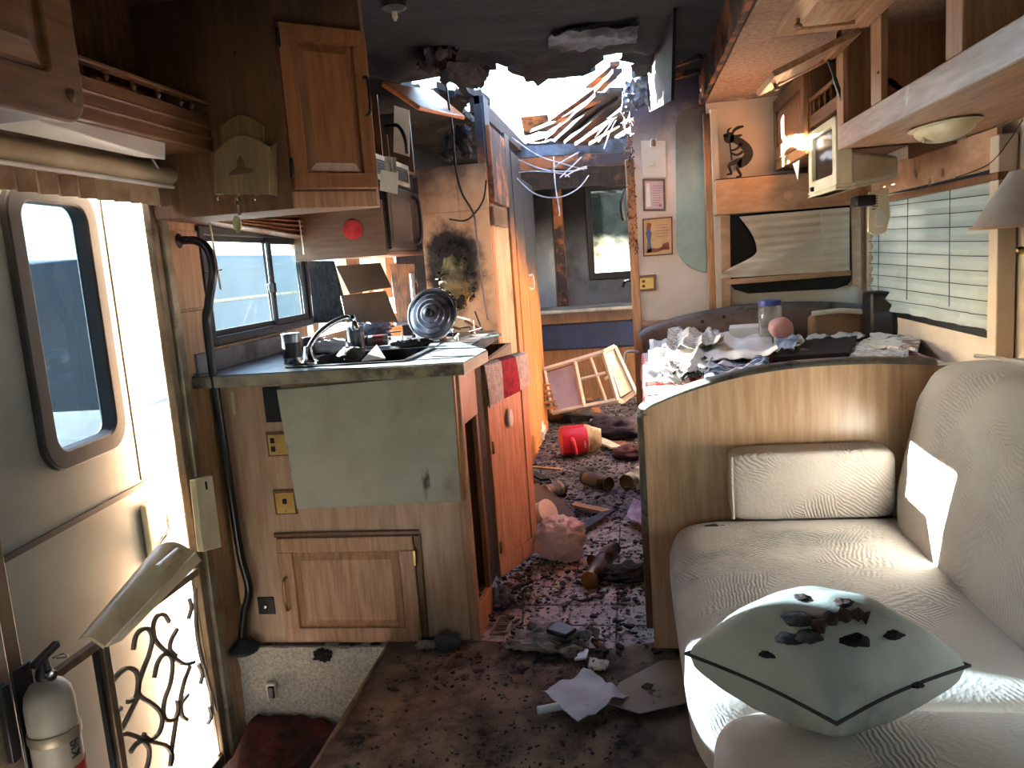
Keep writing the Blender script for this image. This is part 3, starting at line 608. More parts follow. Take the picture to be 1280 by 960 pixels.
# ================================================================ kitchen base and counter
YK = 2.47; ZCT = .96
FK = Fr((0, YK, 0), (1,0,0), (0,0,1), (0,-1,0))
def onK(px, py, y=YK): q = pY(px, py, y); return q.x, q.z
xk0 = XL+.02; xk1 = (pY(572, 470, YK).x+pY(600, 800, YK).x)/2
C1 = V((xk1, YK, 0)); C2 = pY(606, 620, 2.70); C2.z = 0
kb = T('kitchen_cabinet', 'pale oak kitchen base cabinet facing the entry, corner door missing', 'cabinet')
mb = MB(); mb.box((xk0, YK, 0), (xk1, YK+.018, ZCT-.04)); fp = kb.part('front_panel', mb, OAKL, bevel=.002)
mb = MB(); mb.box((xk1-.03, YK-.006, 0), (xk1+.004, YK+.03, ZCT-.04)); kb.part('corner_post', mb, OAKV, bevel=.004)
FC = Fr(C1, C2-C1, (0,0,1)); cl = (C2-C1).length; nrm = FC.n if FC.n.x > 0 else -FC.n; FC.n = nrm
mb = MB(); mb.fbox(FC, .004, cl, .74, ZCT-.04, -.018, 0); kb.part('corner_panel', mb, OAKV, bevel=.002)
mb = MB(); mb.fbox(FC, .004, cl, 0, .11, -.018, 0); kb.part('toe_board', mb, OAKO, bevel=.002)
mb = MB(); mb.fbox(FC, cl-.03, cl, .11, .74, -.018, 0); kb.part('hinge_stile', mb, OAKD, bevel=.002)
mb = MB(); mb.box((xk0, 2.66, 0), (-.62, 2.68, ZCT-.15)); mb.box((xk0, YK+.02, .03), (-.62, 2.66, .05)); kb.part('inner_boards', mb, OAKD)
q = [onK(350, 674), onK(519, 664), onK(527, 800), onK(362, 803)]
u0, u1 = (q[0][0]+q[3][0])/2, (q[1][0]+q[2][0])/2; v0, v1 = .012, (q[0][1]+q[1][1])/2
mb = MB()
for a in ((u0-.012, u1+.022, v1, v1+.016), (u1, u1+.022, v0, v1)): mb.fbox(FK, a[0], a[1], a[2], a[3], 0, .012)
kb.part('door_trim', mb, OAKD, bevel=.004)
F = Fr(FK.p(u0, v0, .002), (1,0,0), (0,0,1), (0,-1,0)); w_, h_ = u1-u0, v1-v0
ha = onK(357, 718); hb = onK(361, 757)
rpdoor(kb, F, w_, h_, OAKV, fw=.05, handle=((.022, ha[1]-v0), (.022, hb[1]-v0), BRASS), hinge=((w_+.004, h_*.8), (w_+.004, h_*.2)))
def plate(px0, py0, px1, py1, nm, m, th=.008, off=0, rim=None):
    a = onK(px0, py0); b = onK(px1, py1); mb = MB(); mb.fbox(FK, a[0], b[0], b[1], a[1], off, off+th); return kb.part(nm, mb, m, parent=rim or fp, bevel=.0015), a, b
plate(328, 484, 356, 527, 'black_panel', BLK, .004)
def swplate(px0, py0, px1, py1, slots):
    o, a, b = plate(px0-3, py0-3, px1+2, py1+2, 'plate_surround', OAKD, .008)
    o, a, b = plate(px0, py0, px1, py1, 'switch_plate', BRASSP, .004, .008)
    for (su, sv) in slots:
        cu_, cv_ = lerp(a[0], b[0], su), lerp(b[1], a[1], sv)
        mb = MB(); mb.fbox(FK, cu_-.0075, cu_+.0075, cv_-.009, cv_+.009, .011, .016); kb.part('switch', mb, BLK, parent=fp, bevel=.002)
    for sv in (.1, .9):
        kb.part('screw', MB().lathe([(.0025, 0), (.002, .001)], FK.p((a[0]+b[0])/2, lerp(b[1], a[1], sv), .012), FK.n, 8), BRASS, parent=fp)
swplate(336, 543, 364, 567, [(.22, .72), (.22, .3)])
swplate(345, 615, 371, 640, [(.5, .58)])
o, a, b = plate(322, 746, 345, 767, 'outlet_box', BLK, .006)
kb.part('outlet_knob', MB().lathe([(.008, 0), (.007, .01), (.003, .012)], FK.p((a[0]+b[0])/2, (a[1]+b[1])/2, .006), FK.n, 12), CHROME, parent=fp)
plate(288, 490, 295, 518, 'tape_strip', PAPER, .001)
kb.done()
# hinged counter flap hanging down in front
fl_ = T('counter_flap', 'grimy white counter flap folded down over the kitchen cabinet', 'board')
q = [pY(345, 487, YK-.035), pY(565, 467, YK-.035), pY(577, 627, YK-.03), pY(371, 637, YK-.03)]
mb = MB(); mb.prism([q[3], q[2], q[1], q[0]], V((0, .026, 0))); b_ = fl_.part('board', mb, FLAPM, bevel=.003)
mb = MB(); e = V((.003, -.001, 0)); mb.hexa([q[2]+e*.2, q[2]+e*1.5, q[2]+e*1.5+V((0,.026,0)), q[2]+e*.2+V((0,.026,0)), q[1]+e*.2, q[1]+e*1.5, q[1]+e*1.5+V((0,.026,0)), q[1]+e*.2+V((0,.026,0))]); fl_.part('edge_band', mb, OAKO, parent=b_); fl_.done()
# counter top: prisms round the sink cut-out
ct = T('countertop', 'grey sooty laminate countertop on the kitchen cabinet', 'countertop')
cA = pZ(252, 470, ZCT); cB = pZ(579, 453, ZCT); cC = pZ(608, 437, ZCT); cD = pZ(566, 425, ZCT)
YC0 = (cA.y+cB.y)/2; sk = (-1.13, -.74, YC0+.10, 2.86); YC1 = 3.20; xr = cD.x
def pr(mb, pts, z0=ZCT-.036, z1=ZCT): mb.prism([V((x, y, z0)) for x, y in pts], V((0, 0, z1-z0)))
mb = MB()
pr(mb, [(XL, YC0), (cB.x, YC0), (cC.x, cC.y), (sk[1], sk[2]), (XL, sk[2])][:2]+[(cC.x, cC.y), (sk[1], sk[2]), (XL, sk[2])])
pr(mb, [(XL, sk[2]), (sk[0], sk[2]), (sk[0], sk[3]), (XL, sk[3])]); pr(mb, [(sk[1], sk[2]), (cC.x, cC.y), (xr, cD.y), (sk[1], sk[3])])
pr(mb, [(XL, sk[3]), (sk[1], sk[3]), (sk[1]-.02, YC1), (XL, YC1)])
top_ = ct.part('top', mb, COUNTER, smooth=False)
mb = MB(); mb.box((XL, YC0-.006, ZCT-.04), (cB.x, YC0, ZCT-.003)); ct.part('edge_band', mb, COUNTERE, parent=top_, bevel=.002)
mb = MB(); mb.prism([V((cB.x, YC0-.006, ZCT-.04)), V((cC.x+.004, cC.y, ZCT-.04)), V((cC.x-.004, cC.y, ZCT-.04)), V((cB.x-.002, YC0, ZCT-.04))], V((0,0,.036))); ct.part('edge_band', mb, PAPER, parent=top_)
mb = MB(); mb.box((XL, YC0+.02, ZCT), (XL+.014, YC1, ZCT+.07)); ct.part('backsplash', mb, COUNTER, bevel=.003); ct.done()
si = T('sink', 'sooty steel sink sunk in the kitchen counter', 'sink')
a, b, c, d = sk; mb = MB()
for q in (((a, c, ZCT-.13), (b, d, ZCT-.125)), ((a, c, ZCT-.13), (a+.004, d, ZCT)), ((b-.004, c, ZCT-.13), (b, d, ZCT)), ((a, c, ZCT-.13), (b, c+.004, ZCT)), ((a, d-.004, ZCT-.13), (b, d, ZCT))): mb.box(*q)
STEEL = mat('sooty_steel', C('6d6c70'), C('3d3b3d'), scale=8, rough=.35, metal=.9, dirt=(C('141213'), 6, .45, .62))
si.part('basin', mb, STEEL); si.part('rim', ringmesh(Fr((0,0,ZCT), (1,0,0), (0,1,0)), rrect(a-.018, b+.018, c-.018, d+.018, .03), rrect(a+.003, b-.003, c+.003, d-.003, .02), 0, .005), STEEL); si.done()
fa = T('faucet', 'chrome kitchen faucet with a curved spout over the sink', 'faucet')
fb = pZ(387, 455, ZCT)
fa.part('base', MB().lathe([(.03, 0), (.03, .008), (.018, .02), (.014, .05), (.012, .06)], fb, n=16), CHROME)
yf = fb.y
pts = smoothpts([fb+V((0,0,.05)), pY(397, 418, yf+.03), pY(415, 404, yf+.07), pY(432, 397, yf+.10), pY(438, 399, yf+.11)], 6)
sp = fa.part('spout', MB().tube(pts, .0095, 10), CHROME); p = pts[-1]
fa.part('spray_head', MB().lathe([(.011, 0), (.014, -.012), (.010, -.02), (.016, -.04), (.013, -.052)], p+V((.004,0,.012)), (-.25,0,1), 14), CHROME, parent=sp); fa.done()
def jar(name, label, cat, base, axis, r, h, m, lid=None, lm=None, band=None, group=None, n=20):
    t = T(name, label, cat, group); ax = V(axis).normalized(); base = V(base)
    b_ = t.part('body', MB().lathe([(r*.9, 0), (r, .06*h), (r, .90*h), (r*.86, .97*h), (r*.84, h)] if lid else [(r, 0), (r*1.03, .02*h), (r*.98, .05*h), (r*.98, .95*h), (r*1.03, .98*h), (r*.97, h)], base, ax, n), m)
    if lid: t.part('lid', MB().lathe([(r*1.0, 0), (r*1.0, lid), (r*.9, lid+.003)], base+ax*h*.94, ax, n), lm)
    if band: t.part('label', MB().lathe([(r*1.008, 0), (r*1.008, h*.5)], base+ax*h*.2, ax, n), band, parent=b_)
    return t.done()
TIN = mat('bright_tin', C('b8b8ba'), C('88888c'), scale=8, rough=.28, metal=1, dirt=(C('2f2d2c'), 7, .5, .64))
DARKTIN = mat('smoked_tin', C('3c3a3b'), C('1c1b1c'), scale=6, rough=.4, metal=.6)
jar('food_can', 'tin can with a dark striped label beside the faucet', 'can', pZ(367, 454, ZCT), (0,0,1), .032, .105, TIN, band=DARKTIN)
jar('food_can', 'small black metal cup just behind the faucet', 'can', pZ(388, 444, ZCT), (0,0,1), .024, .07, DARKTIN)
jar('food_can', 'dark grey metal canister behind the sprayer head', 'can', pZ(441, 438, ZCT)+V((0,.05,0)), (0,0,1), .034, .09, STEEL)
one('plate_shard', MB().slab([pZ(452, 452, ZCT+.006), pZ(482, 449, ZCT+.006), pY(471, 432, pZ(470,450,ZCT).y+.035)], .004), WHITEP, 'white triangular shard lying at the counter edge', 'shard')
RAG = mat('burnt_rag', C('51453c'), C('241f1e'), scale=10, rough=1, bump=.9, bscale=40)
def lump(name, label, cat, c, r, m, seed=0, amp=.35, fr=2.2, group=None, nu=24, nv=16):
    c = V(c); r = V(r); return one(name, MB().ball((c.x, c.y, c.z+r.z*.9), r, nu, nv, lambda d: 1+amp*n3(d, fr, seed)+.35*amp*n3(d, fr*2.7, seed+1)), m, label, cat, group, sharp=180)
lump('rag', 'charred brown rag heap between faucet and white shard', 'rag', pZ(440, 448, ZCT), (.045, .035, .022), RAG, 3)
lump('rag', 'blackened cloth lump at the back of the sink', 'rag', pZ(515, 434, ZCT), (.07, .035, .018), CHAR, 5, .5, 3)
lump('foil', 'crumpled blue grey foil heap beside the leaning stove lid', 'foil', pZ(462, 425, ZCT)+V((0, .05, 0)), (.085, .05, .045), mat('crumpled_foil', C('6e7a92'), C('343a4c'), scale=9, rough=.35, metal=.5, bump=1, bscale=50), 8, .5, 4)
one('rag', MB().sheet(lambda u, v: pZ(lerp(392, 432, u), lerp(444, 426, v), ZCT)+V((0,0,.012+.014*n3((u*4, v*4, 0), 1.5, 9))), 14, 12, .006), RAG, 'scorched flat cloth beside the faucet spout', 'rag')
JL = mat('jar_red_lid', C('7c2f2c'), C('4e2220'), scale=9, rough=.4)
GLASSY = mat('smoky_jar_glass', C('8b6a4a'), C('5c4430'), scale=7, rough=.2, dirt=(C('2b2320'), 6, .5, .65))
jar('glass_jar', 'amber glass jar with a red lid lying on the counter', 'jar', pZ(557, 427, ZCT)+V((0, .0, .024)), (-1, .06, 0), .024, .10, GLASSY, .016, JL, band=PAPER)
jar('glass_jar', 'grey jar with a coloured label lying beside the sink', 'jar', pZ(486, 432, ZCT)+V((0, 0, .024)), (-1, -.15, 0), .022, .085, mat('grey_jar', C('77736f'), C('4d4a4c'), scale=8, rough=.3), .012, DARKTIN, band=JL)
jar('glass_jar', 'brown jar with a tan cap lying behind the red lidded jar', 'jar', pZ(527, 422, ZCT)+V((-.04, .02, .024)), (1, .1, .0), .024, .07, CHARO, .014, PAPER)
one('stick', MB().tube([pZ(495, 419, ZCT)+V((0,0,.05)), pZ(542, 410, ZCT)+V((0,0,.04))], .009, 8), mat('blue_grey_stick', C('6c7488'), C('4a5060'), scale=9, rough=.6), 'blue grey stick lying across the jars', 'stick')
# round glass lid standing on edge
gl = T('pan_lid', 'round ribbed glass and chrome pan lid standing on edge', 'pan lid')
gc = pY(540, 393, 2.98); gax = V((-.15, -1, .28)).normalized(); gr_ = .097
gl.part('disc', MB().lathe([(gr_*.97, -.004), (gr_*.97, 0), (gr_*.82, .004), (gr_*.78, .010), (gr_*.6, .012), (gr_*.56, .018), (gr_*.4, .019), (gr_*.36, .024), (.02, .026)], gc, gax, 40), mat('ribbed_lid_metal', C('8d8fa0'), C('5a5a68'), scale=5, rough=.25, metal=.85, dirt=(C('262428'), 5, .5, .66)))
gl.part('rim', MB().tube([gc+(gax.orthogonal().normalized()*math.cos(a)+gax.cross(gax.orthogonal().normalized())*math.sin(a))*gr_ for a in [2*math.pi*i/40 for i in range(40)]], .005, 8, closed=True), CHROME)
gl.part('knob', MB().lathe([(.010, 0), (.008, .008), (.018, .016), (.016, .024), (.006, .027)], gc+gax*.025, gax, 18), BLK); gl.done()
# ---------------------------------------------------------------- range: base cabinet, door with towel, cooktop
rg = T('range_cabinet', 'oak range base cabinet with a tall door standing in the aisle', 'cabinet')
A = pZ(621, 722, .05); B = pZ(668, 687, .05)
FR = Fr(A, B-A, (0,0,1)); FR.n = FR.n if FR.n.x > 0 else -FR.n; dw = (B-A).length
dh = (pP(606, 452, A, FR.n).z+pP(646, 447, A, FR.n).z)/2-.05
FR.n = FR.n
mb = MB(); fw = .045
mb.fbox(FR, 0, dw, 0, .07, 0, .02); mb.fbox(FR, 0, dw, dh-.07, dh, 0, .02); mb.fbox(FR, 0, fw*.7, .07, dh-.07, 0, .02); mb.fbox(FR, dw-fw, dw, .07, dh-.07, 0, .02)
dr = rg.part('door', mb, OAKV, bevel=.003)
mb = MB(); mb.fbox(FR, fw*.7, dw-fw, .07, dh-.07, .004, .013); rg.part('door_panel', mb, OAKV, parent=dr)
for vv in (.12, dh*.62): 
    mb = MB(); mb.fbox(FR, .006, .02, vv-.025, vv+.025, .018, .026); rg.part('hinge', mb, BRASS, parent=dr, bevel=.003)
mb = MB(); p = pP(631, 522, A, FR.n); mb.lathe([(.009, 0), (.018, .003), (.015, .010), (.004, .012)], p+FR.n*.02, FR.n, 20)
k_ = rg.part('door_pull', mb, mat('white_ceramic', C('d6d2c6'), rough=.25), parent=dr)
for vtx in k_.data.vertices: vtx.co.z = p.z+(vtx.co.z-p.z)*2.2
x1 = A.x-.02
mb = MB(); mb.box((-.62, 2.95, 0), (-.60, 3.9, .86)); mb.box((XL+.02, 3.88, 0), (-.60, 3.90, .86)); mb.box((XL+.02, 3.0, .0), (-.62, 3.02, .86)); rg.part('carcass', mb, OAKD); rg.done()
tw = T('dish_towel', 'grey and white dish towel with a wide red stripe over the cabinet door', 'towel')
def tf(u0, u1):
    def f(u, v):
        uu = lerp(u0, u1, u)*dw*1.08-.04*dw
        if v < .12: return FR.p(uu, dh+.008, lerp(-.006, .026, v/.12))
        t = (v-.12)/.88; return FR.p(uu, dh+.006-t*(.165-.035*lerp(u0, u1, u)), .027+.006*math.sin(t*2)+.006*math.sin(lerp(u0, u1, u)*9+t*2)*t)
    return f
TWG = mat('grey_towel_cloth', C('a79d94'), C('8d837b'), scale=50, rough=1, bump=.6, bscale=160); TWR = mat('red_towel_cloth', C('8e2430'), C('701c26'), scale=40, rough=1, bump=.6, bscale=160)
for a, b, m in ((0, .36, TWG), (.36, .70, TWR), (.70, 1, TWG)): tw.part('stripe', MB().sheet(tf(a, b), 8, 14, FR.n*.004), m)
tw.done()
rn = T('cooktop', 'burnt black cooktop behind the counter', 'cooktop')
mb = MB(); mb.box((XL+.02, YC1+.01, .88), (-.66, 3.87, .93)); rn.part('body', mb, STEEL, bevel=.006)
for (x, y) in ((-1.2, 3.42), (-.86, 3.42), (-1.2, 3.7), (-.86, 3.7)):
    b_ = rn.part('burner', MB().lathe([(.05, 0), (.05, .012), (.03, .018), (.01, .02)], (x, y, .93), n=18), CHAR)
    mb = MB()
    for k_ in range(4): a = k_*math.pi/2+.4; mb.box((-.001, -.001, 0), (.001, .001, .001)); mb.v = mb.v[:-8]; mb.f = mb.f[:-6]; mb.tube([(x+.02*math.cos(a), y+.02*math.sin(a), .962), (x+.10*math.cos(a), y+.10*math.sin(a), .962), (x+.105*math.cos(a), y+.105*math.sin(a), .93)], .004, 6)
    rn.part('grate', mb, CHAR, parent=b_)
rn.done()
# folded stove lid leaning against the wall
LIDM = mat('brown_enamel_lid', C('6a4c38'), C('4a3527'), scale=3, rough=.35, dirt=(C('241a15'), 2, .5, .8))
ld = T('stove_lid', 'folded brown stove lid leaning under the microwave', 'stove lid')
q = [pY(432, 402, 3.24), pY(497, 402, 3.24), pY(482, 363, 3.30), pY(425, 369, 3.30)]; b_ = ld.part('lower_leaf', MB().slab(q, -.012), LIDM, bevel=.003)
q = [pY(436, 366, 3.28), pY(489, 358, 3.28), pY(475, 328, 3.34), pY(419, 332, 3.34)]; ld.part('upper_leaf', MB().slab(q, -.012), LIDM, bevel=.003)
q = [pY(392, 404, 3.33), pY(437, 402, 3.33), pY(416, 326, 3.36), pY(384, 326, 3.36)]; ld.part('side_leaf', MB().slab(q, -.02), CHAR, bevel=.003); ld.done()
one('pipe', MB().tube([pY(520, 398, 3.88), pY(515, 342, 3.88)], .016, 12), CHROME, 'chrome tube standing behind the cooktop', 'pipe')
one('board', MB().slab([pY(497, 402, 3.86), pY(527, 400, 3.86), pY(518, 330, 3.9), pY(487, 330, 3.9)], -.012), OAKG, 'scorched upright board beside the stove lid', 'board')
# oven-side rubble: papers and splinters
for i in range(9):
    px, py = random.uniform(566, 606), random.uniform(398, 432); a = pY(px, py, 3.0+random.random()*.35); a.z = max(a.z, .935)
    one('splinter', MB().tube([a, a+V((random.uniform(-.09,.09), random.uniform(-.05,.05), random.uniform(-.02,.06)))], random.uniform(.003,.006), 5), random.choice((CHAR, CHARO, PAPER)), 'thin charred splinter on the cooktop behind the counter', 'splinter', 'splinters on the cooktop')
# ---------------------------------------------------------------- upper cabinets
ZU0 = pY(370, 262, 2.34).z; xu = (pY(346, 60, YP).x+pY(362, 235, YP).x)/2
rr = pY(470, 240, 1.0).x; t_ = (xu-rr*YP)/(rr-1); E1 = V((xu, YP, 0)); E2 = V((xu+t_, YP+t_, 0))
ku = T('corner_wall_cabinet', 'oak wall cabinet with an angled raised panel door over the counter', 'cabinet')
def footprint(z0, z1, pts): return MB().prism([V((x, y, z0)) for x, y in pts], V((0,0,z1-z0)))
ku.part('body', footprint(ZU0, 2.09, [(XL, YP), (E1.x, E1.y), (E2.x, E2.y), (E2.x, 2.53), (XL, 2.53)]), oak('dim_smoky_oak_veneer', '7d5a3c', '664831', soot=((0,.2,1), 2.15, 2.75, .3, C('1c130d')), coat=0, rough=.6), bevel=.003)  # upward darkening paints the dim light up here into the oak, besides smoke film
FU = Fr(E1+V((0,0,0)), E2-E1, (0,0,1)); FU.n = FU.n if FU.n.y < 0 else -FU.n; uw = (E2-E1).length
zd0 = ZU0+.055; zd1 = (pY(345, 22, YP).z+pY(440, 48, E2.y).z)/2
F = Fr(FU.p(.004, zd0, .004), FU.u, (0,0,1), FU.n)
rpdoor(ku, F, uw-.004, zd1-zd0, oak('reddish_oak', '96633f', '7a4c2f', soot=((0,.2,1), 2.3, 2.85, .3, C('1c130d'))), fw=.045, handle=((uw-.022, .22), (uw-.022, .33), BLK), hinge=((-.004, .06), (-.004, .42)))  # door darkens upward like the cabinet body
mb = MB(); mb.fbox(FU, .0, uw, ZU0, zd0-.006, 0, .006); ku.part('bottom_rail', mb, OAKV, bevel=.002)
ku.part('screw_hole', MB().lathe([(.006, 0), (.004, .002)], pY(293, 66, YP)+V((0,.001,0)), (0,-1,0), 10), BLK)
ku.done()
# carved letter rack hung on the end panel
lr = T('letter_rack', 'carved wooden letter rack with a stencilled emblem on the cabinet end', 'letter rack')
yl = YP-.004; LRM = oak('rack_pine', '8f7a56', '7a6645', soot=None)
def arch(px0, py0, px1, py1, py2, y, bow=.25, k=10):
    a = pY(px0, py2, y); b = pY(px1, py2, y); c = pY(px1, py1, y); d = pY(px0, py0, y)
    out = [a, b]
    for i in range(k+1): t = i/k; p = c*(1-t)+d*t; out.append(p+V((0,0,math.sin(t*math.pi)*bow*(c-d).length)))
    return out
lr.part('back_board', MB().prism(arch(277, 160, 331, 158, 240, yl), V((0, -.01, 0))), LRM, bevel=.002)
p_ = lr.part('pocket', MB().prism(arch(269, 192, 338, 184, 243, yl-.045), V((0, -.008, 0))), LRM, bevel=.002)
for x in (0, 1):
    a = pY(269 if x == 0 else 338, 192 if x == 0 else 184, yl-.045); b = pY(269 if x == 0 else 338, 243, yl-.045)
    lr.part('side', MB().hexa([b+V((-.004,0,0)), b+V((.004,0,0)), b+V((.004,.044,0)), b+V((-.004,.044,0)), a+V((-.004,0,0)), a+V((.004,0,0)), a+V((.004,.044,.02)), a+V((-.004,.044,.02))]), LRM)
ec = pY(302, 213, yl-.0535); mb = MB()
mb.prism([ec+V(p) for p in ((-.042,0,-.012),(.042,0,-.008),(.03,0,.004),(.012,0,.008),(.008,0,.03),(0,0,.042),(-.010,0,.028),(-.012,0,.010),(-.03,0,.002))], V((0,-.001,0))); lr.part('emblem', mb, mat('faded_brown_ink', C('6e5836'), C('5c482c'), scale=20, rough=.8), parent=p_)
for px in (276, 300, 322):
    c = pY(px, 244, yl-.05); lr.part('hook', MB().tube(smoothpts([c, c+V((0,-.018,-.004)), c+V((0,-.02,-.016)), c+V((0,-.026,-.01))], 4), .002, 6), BRASS)
lr.done()
kt = T('key_tag', 'pale oval key tag on a ring hanging from the letter rack', 'key tag')
c = pY(297, 247, yl-.07); kt.part('ring', MB().tube([c+V((.008*math.cos(a), 0, -.012+.014*math.sin(a))) for a in [i*math.pi/8 for i in range(16)]], .0015, 6, closed=True), CHROME)
kt.part('key', MB().box(c+V((-.004,-.002,-.05)), c+V((.004,.002,-.02))), CHROME)
c2 = pY(297, 280, yl-.07); kt.part('tag', MB().lathe([(.012, 0), (.013, .001), (.013, .004), (.012, .005)], c2, (0,-1,0), 24), mat('green_cream_tag', C('c3bd92'), C('7f8e5c'), scale=60, stretch=(1,1,.15), rough=.6))
for vtx in kt.parts[-1].data.vertices: vtx.co.z = c2.z+(vtx.co.z-c2.z)*1.85
kt.done()
# raised blind over the kitchen window
rb = T('raised_blind', 'crooked stack of brown blind slats above the kitchen window', 'blind')
for i in range(5):
    a = pX(247, 271+i*1.5, XL+.035); b = pX(377, 273+i*6.2, XL+.035); w_ = V((.022, 0, .004))
    rb.part('slat', MB().hexa([a-w_, b-w_, b+w_, a+w_, a-w_+V((0,0,.006)), b-w_+V((0,0,.006)), b+w_+V((0,0,.006)), a+w_+V((0,0,.006))]), OAKD, bevel=.002)
rb.part('cord', MB().tube([pX(374, 275, XL+.06), pX(380, 318, XL+.06)], .0025, 6), PAPER); rb.done()
wd = T('tilt_wand', 'cream tilt wand hanging in front of the kitchen window', 'wand')
wd.part('rod', MB().tube([pX(262, 278, XL+.06), pX(276, 362, XL+.06)], .0035, 8), BEIGEP); wd.part('cross_pin', MB().tube([pX(258, 341, XL+.06), pX(277, 337, XL+.06)], .003, 6), OAKD); wd.done()
# microwave housing, microwave and burnt cabinet above
z1_mw = 1.55
mh = T('microwave_cabinet', 'brown cabinet box over the range holding the microwave', 'cabinet')
YM = 3.3; zm0 = pY(480, 319, YM).z; zm1 = pY(480, 262, YM).z; xm = pY(481, 300, YM).x
mb = MB(); mb.box((XL+.006, YM, zm0), (xm, YM+.016, z1_mw)); mb.box((XL+.17, YM+.016, zm0), (xm, 3.9, zm0+.016)); mh.part('box', mb, oak('smoky_brown_veneer', '73503a', '5c3f2c', st=(.8,9,9)), bevel=.002)
mb = MB(); mb.box((XL+.006, 3.02, 1.70), (XL+.02, 3.9, 2.0)); mb.box((XL+.02, 3.02, 1.70), (xm, 3.9, 1.715)); mb.box((XL+.02, 3.02, 1.715), (xm, 3.035, 2.0)); mb.box((XL+.02, 3.885, 1.715), (xm, 3.9, 2.0)); mb.box((XL+.02, 3.45, 1.715), (xm-.02, 3.46, 2.0)); mh.part('upper_box', mb, OAKG)
A_, B_, C_, D_ = pY(479, 102, 3.04), pY(526, 133, 3.04), pY(582, 146, 3.85), pY(541, 112, 3.85)
mh.part('flip_door', MB().slab([A_, B_, C_, D_], -.018), oak('bright_orange_oak', 'b8703c', '8d4e26', st=(9,.8,9), soot=None), bevel=.004); mh.done()  # orange oak tone of the flip door, left without soot
one('pot_holder', MB().lathe([(.040, 0), (.042, .003), (.042, .007), (.037, .010), (.02, .0105)], pY(441, 287, YM-.001), (0,-1,0), 28), mat('red_quilted_cloth', C('c02c2a'), C('97201f'), scale=30, rough=.9, bump=.5, bscale=80), 'round red pot holder hanging on the microwave cabinet', 'pot holder')
mw = T('microwave', 'black microwave oven above the range with a wide door handle', 'microwave')
z0 = zm0+.017; z1 = pX(500, 236, xm).z; y1m = 3.86
mb = MB(); mb.box((XL+.17, YM+.018, z0), (xm+.004, y1m, z1)); bo = mw.part('body', mb, BLK, bevel=.004)
mb = MB(); mb.box((xm+.004, YM+.024, z0+.006), (xm+.022, y1m-.13, z1-.006)); dr = mw.part('door', mb, mat('brown_black_gloss', C('2e2522'), C('1c1716'), scale=4, rough=.3, dirt=(C('5a4a40'), 3, .55, .8)), bevel=.004)
mb = MB(); mb.box((xm+.022, YM+.06, z0+.04), (xm+.024, y1m-.19, z1-.05)); mw.part('door_window', mb, mat('smoky_oven_glass', C('4a403a'), C('332b28'), scale=3, rough=.25), parent=dr)
mw.part('handle', MB().tube(smoothpts([(xm+.02, y1m-.145, z0+.03), (xm+.05, y1m-.14, z0+.06), (xm+.05, y1m-.14, z1-.06), (xm+.02, y1m-.145, z1-.03)], 5), .009, 8), BLK, parent=dr)
mb = MB(); mb.box((xm+.004, y1m-.12, z0+.006), (xm+.016, y1m, z1-.006)); mw.part('control_panel', mb, BLK, bevel=.003); mw.done()
rk = T('wire_rack', 'grey metal hood vent frame above the microwave', 'vent')
for i in range(2):
    F = Fr((xm+.01, YM-.2+.32*i, z1+.01), (0,1,0), (0,0,1), (1,0,0)); rk.part('vent_frame', ringmesh(F, rrect(0, .3, 0, .10, .008), rrect(.02, .28, .02, .08, .005), 0, .008), ALU)
    for k_ in range(5): rk.part('vent_slat', MB().fbox(F, .02, .28, .024+k_*.011, .03+k_*.011, .001, .006), DARKTIN)
mb = MB(); mb.box((XL+.17, YM-.2, z1+.005), (xm-.004, y1m, z1+.09)); rk.part('duct', mb, STEEL, bevel=.004); rk.done()
tg = T('hang_tags', 'two singed paper tags hanging on a string above the microwave', 'tag')
q = [pY(475, 238, 3.0), pY(497, 243, 3.0), pY(498, 214, 3.0), pY(476, 212, 3.0)]; tg.part('tag', MB().slab(q, .002), PAPER)
q = [pY(480, 213, 2.99), pY(496, 216, 2.99), pY(495, 197, 2.99), pY(481, 195, 2.99)]; tg.part('tag', MB().slab(q, .002), mat('striped_tag', C('b0a69a'), C('4b4442'), scale=30, stretch=(2,1,.3), rough=.8))
tg.part('string', MB().tube([pY(487, 197, 2.99), pY(484, 168, 3.02)], .0012, 5), PAPER); tg.done()
one('hose', MB().tube(smoothpts([pY(482, 158, 3.4), pY(497, 157, 3.35), pY(506, 172, 3.3), pY(509, 192, 3.3)], 6), .008, 8), BLK, 'black hose loop in the burnt upper cabinet', 'hose')
one('paper', MB().slab([pY(492, 190, 3.7), pY(512, 196, 3.7), pY(512, 138, 3.7), pY(493, 132, 3.7)], .004), PAPER, 'pale card standing in the burnt upper cabinet', 'paper')
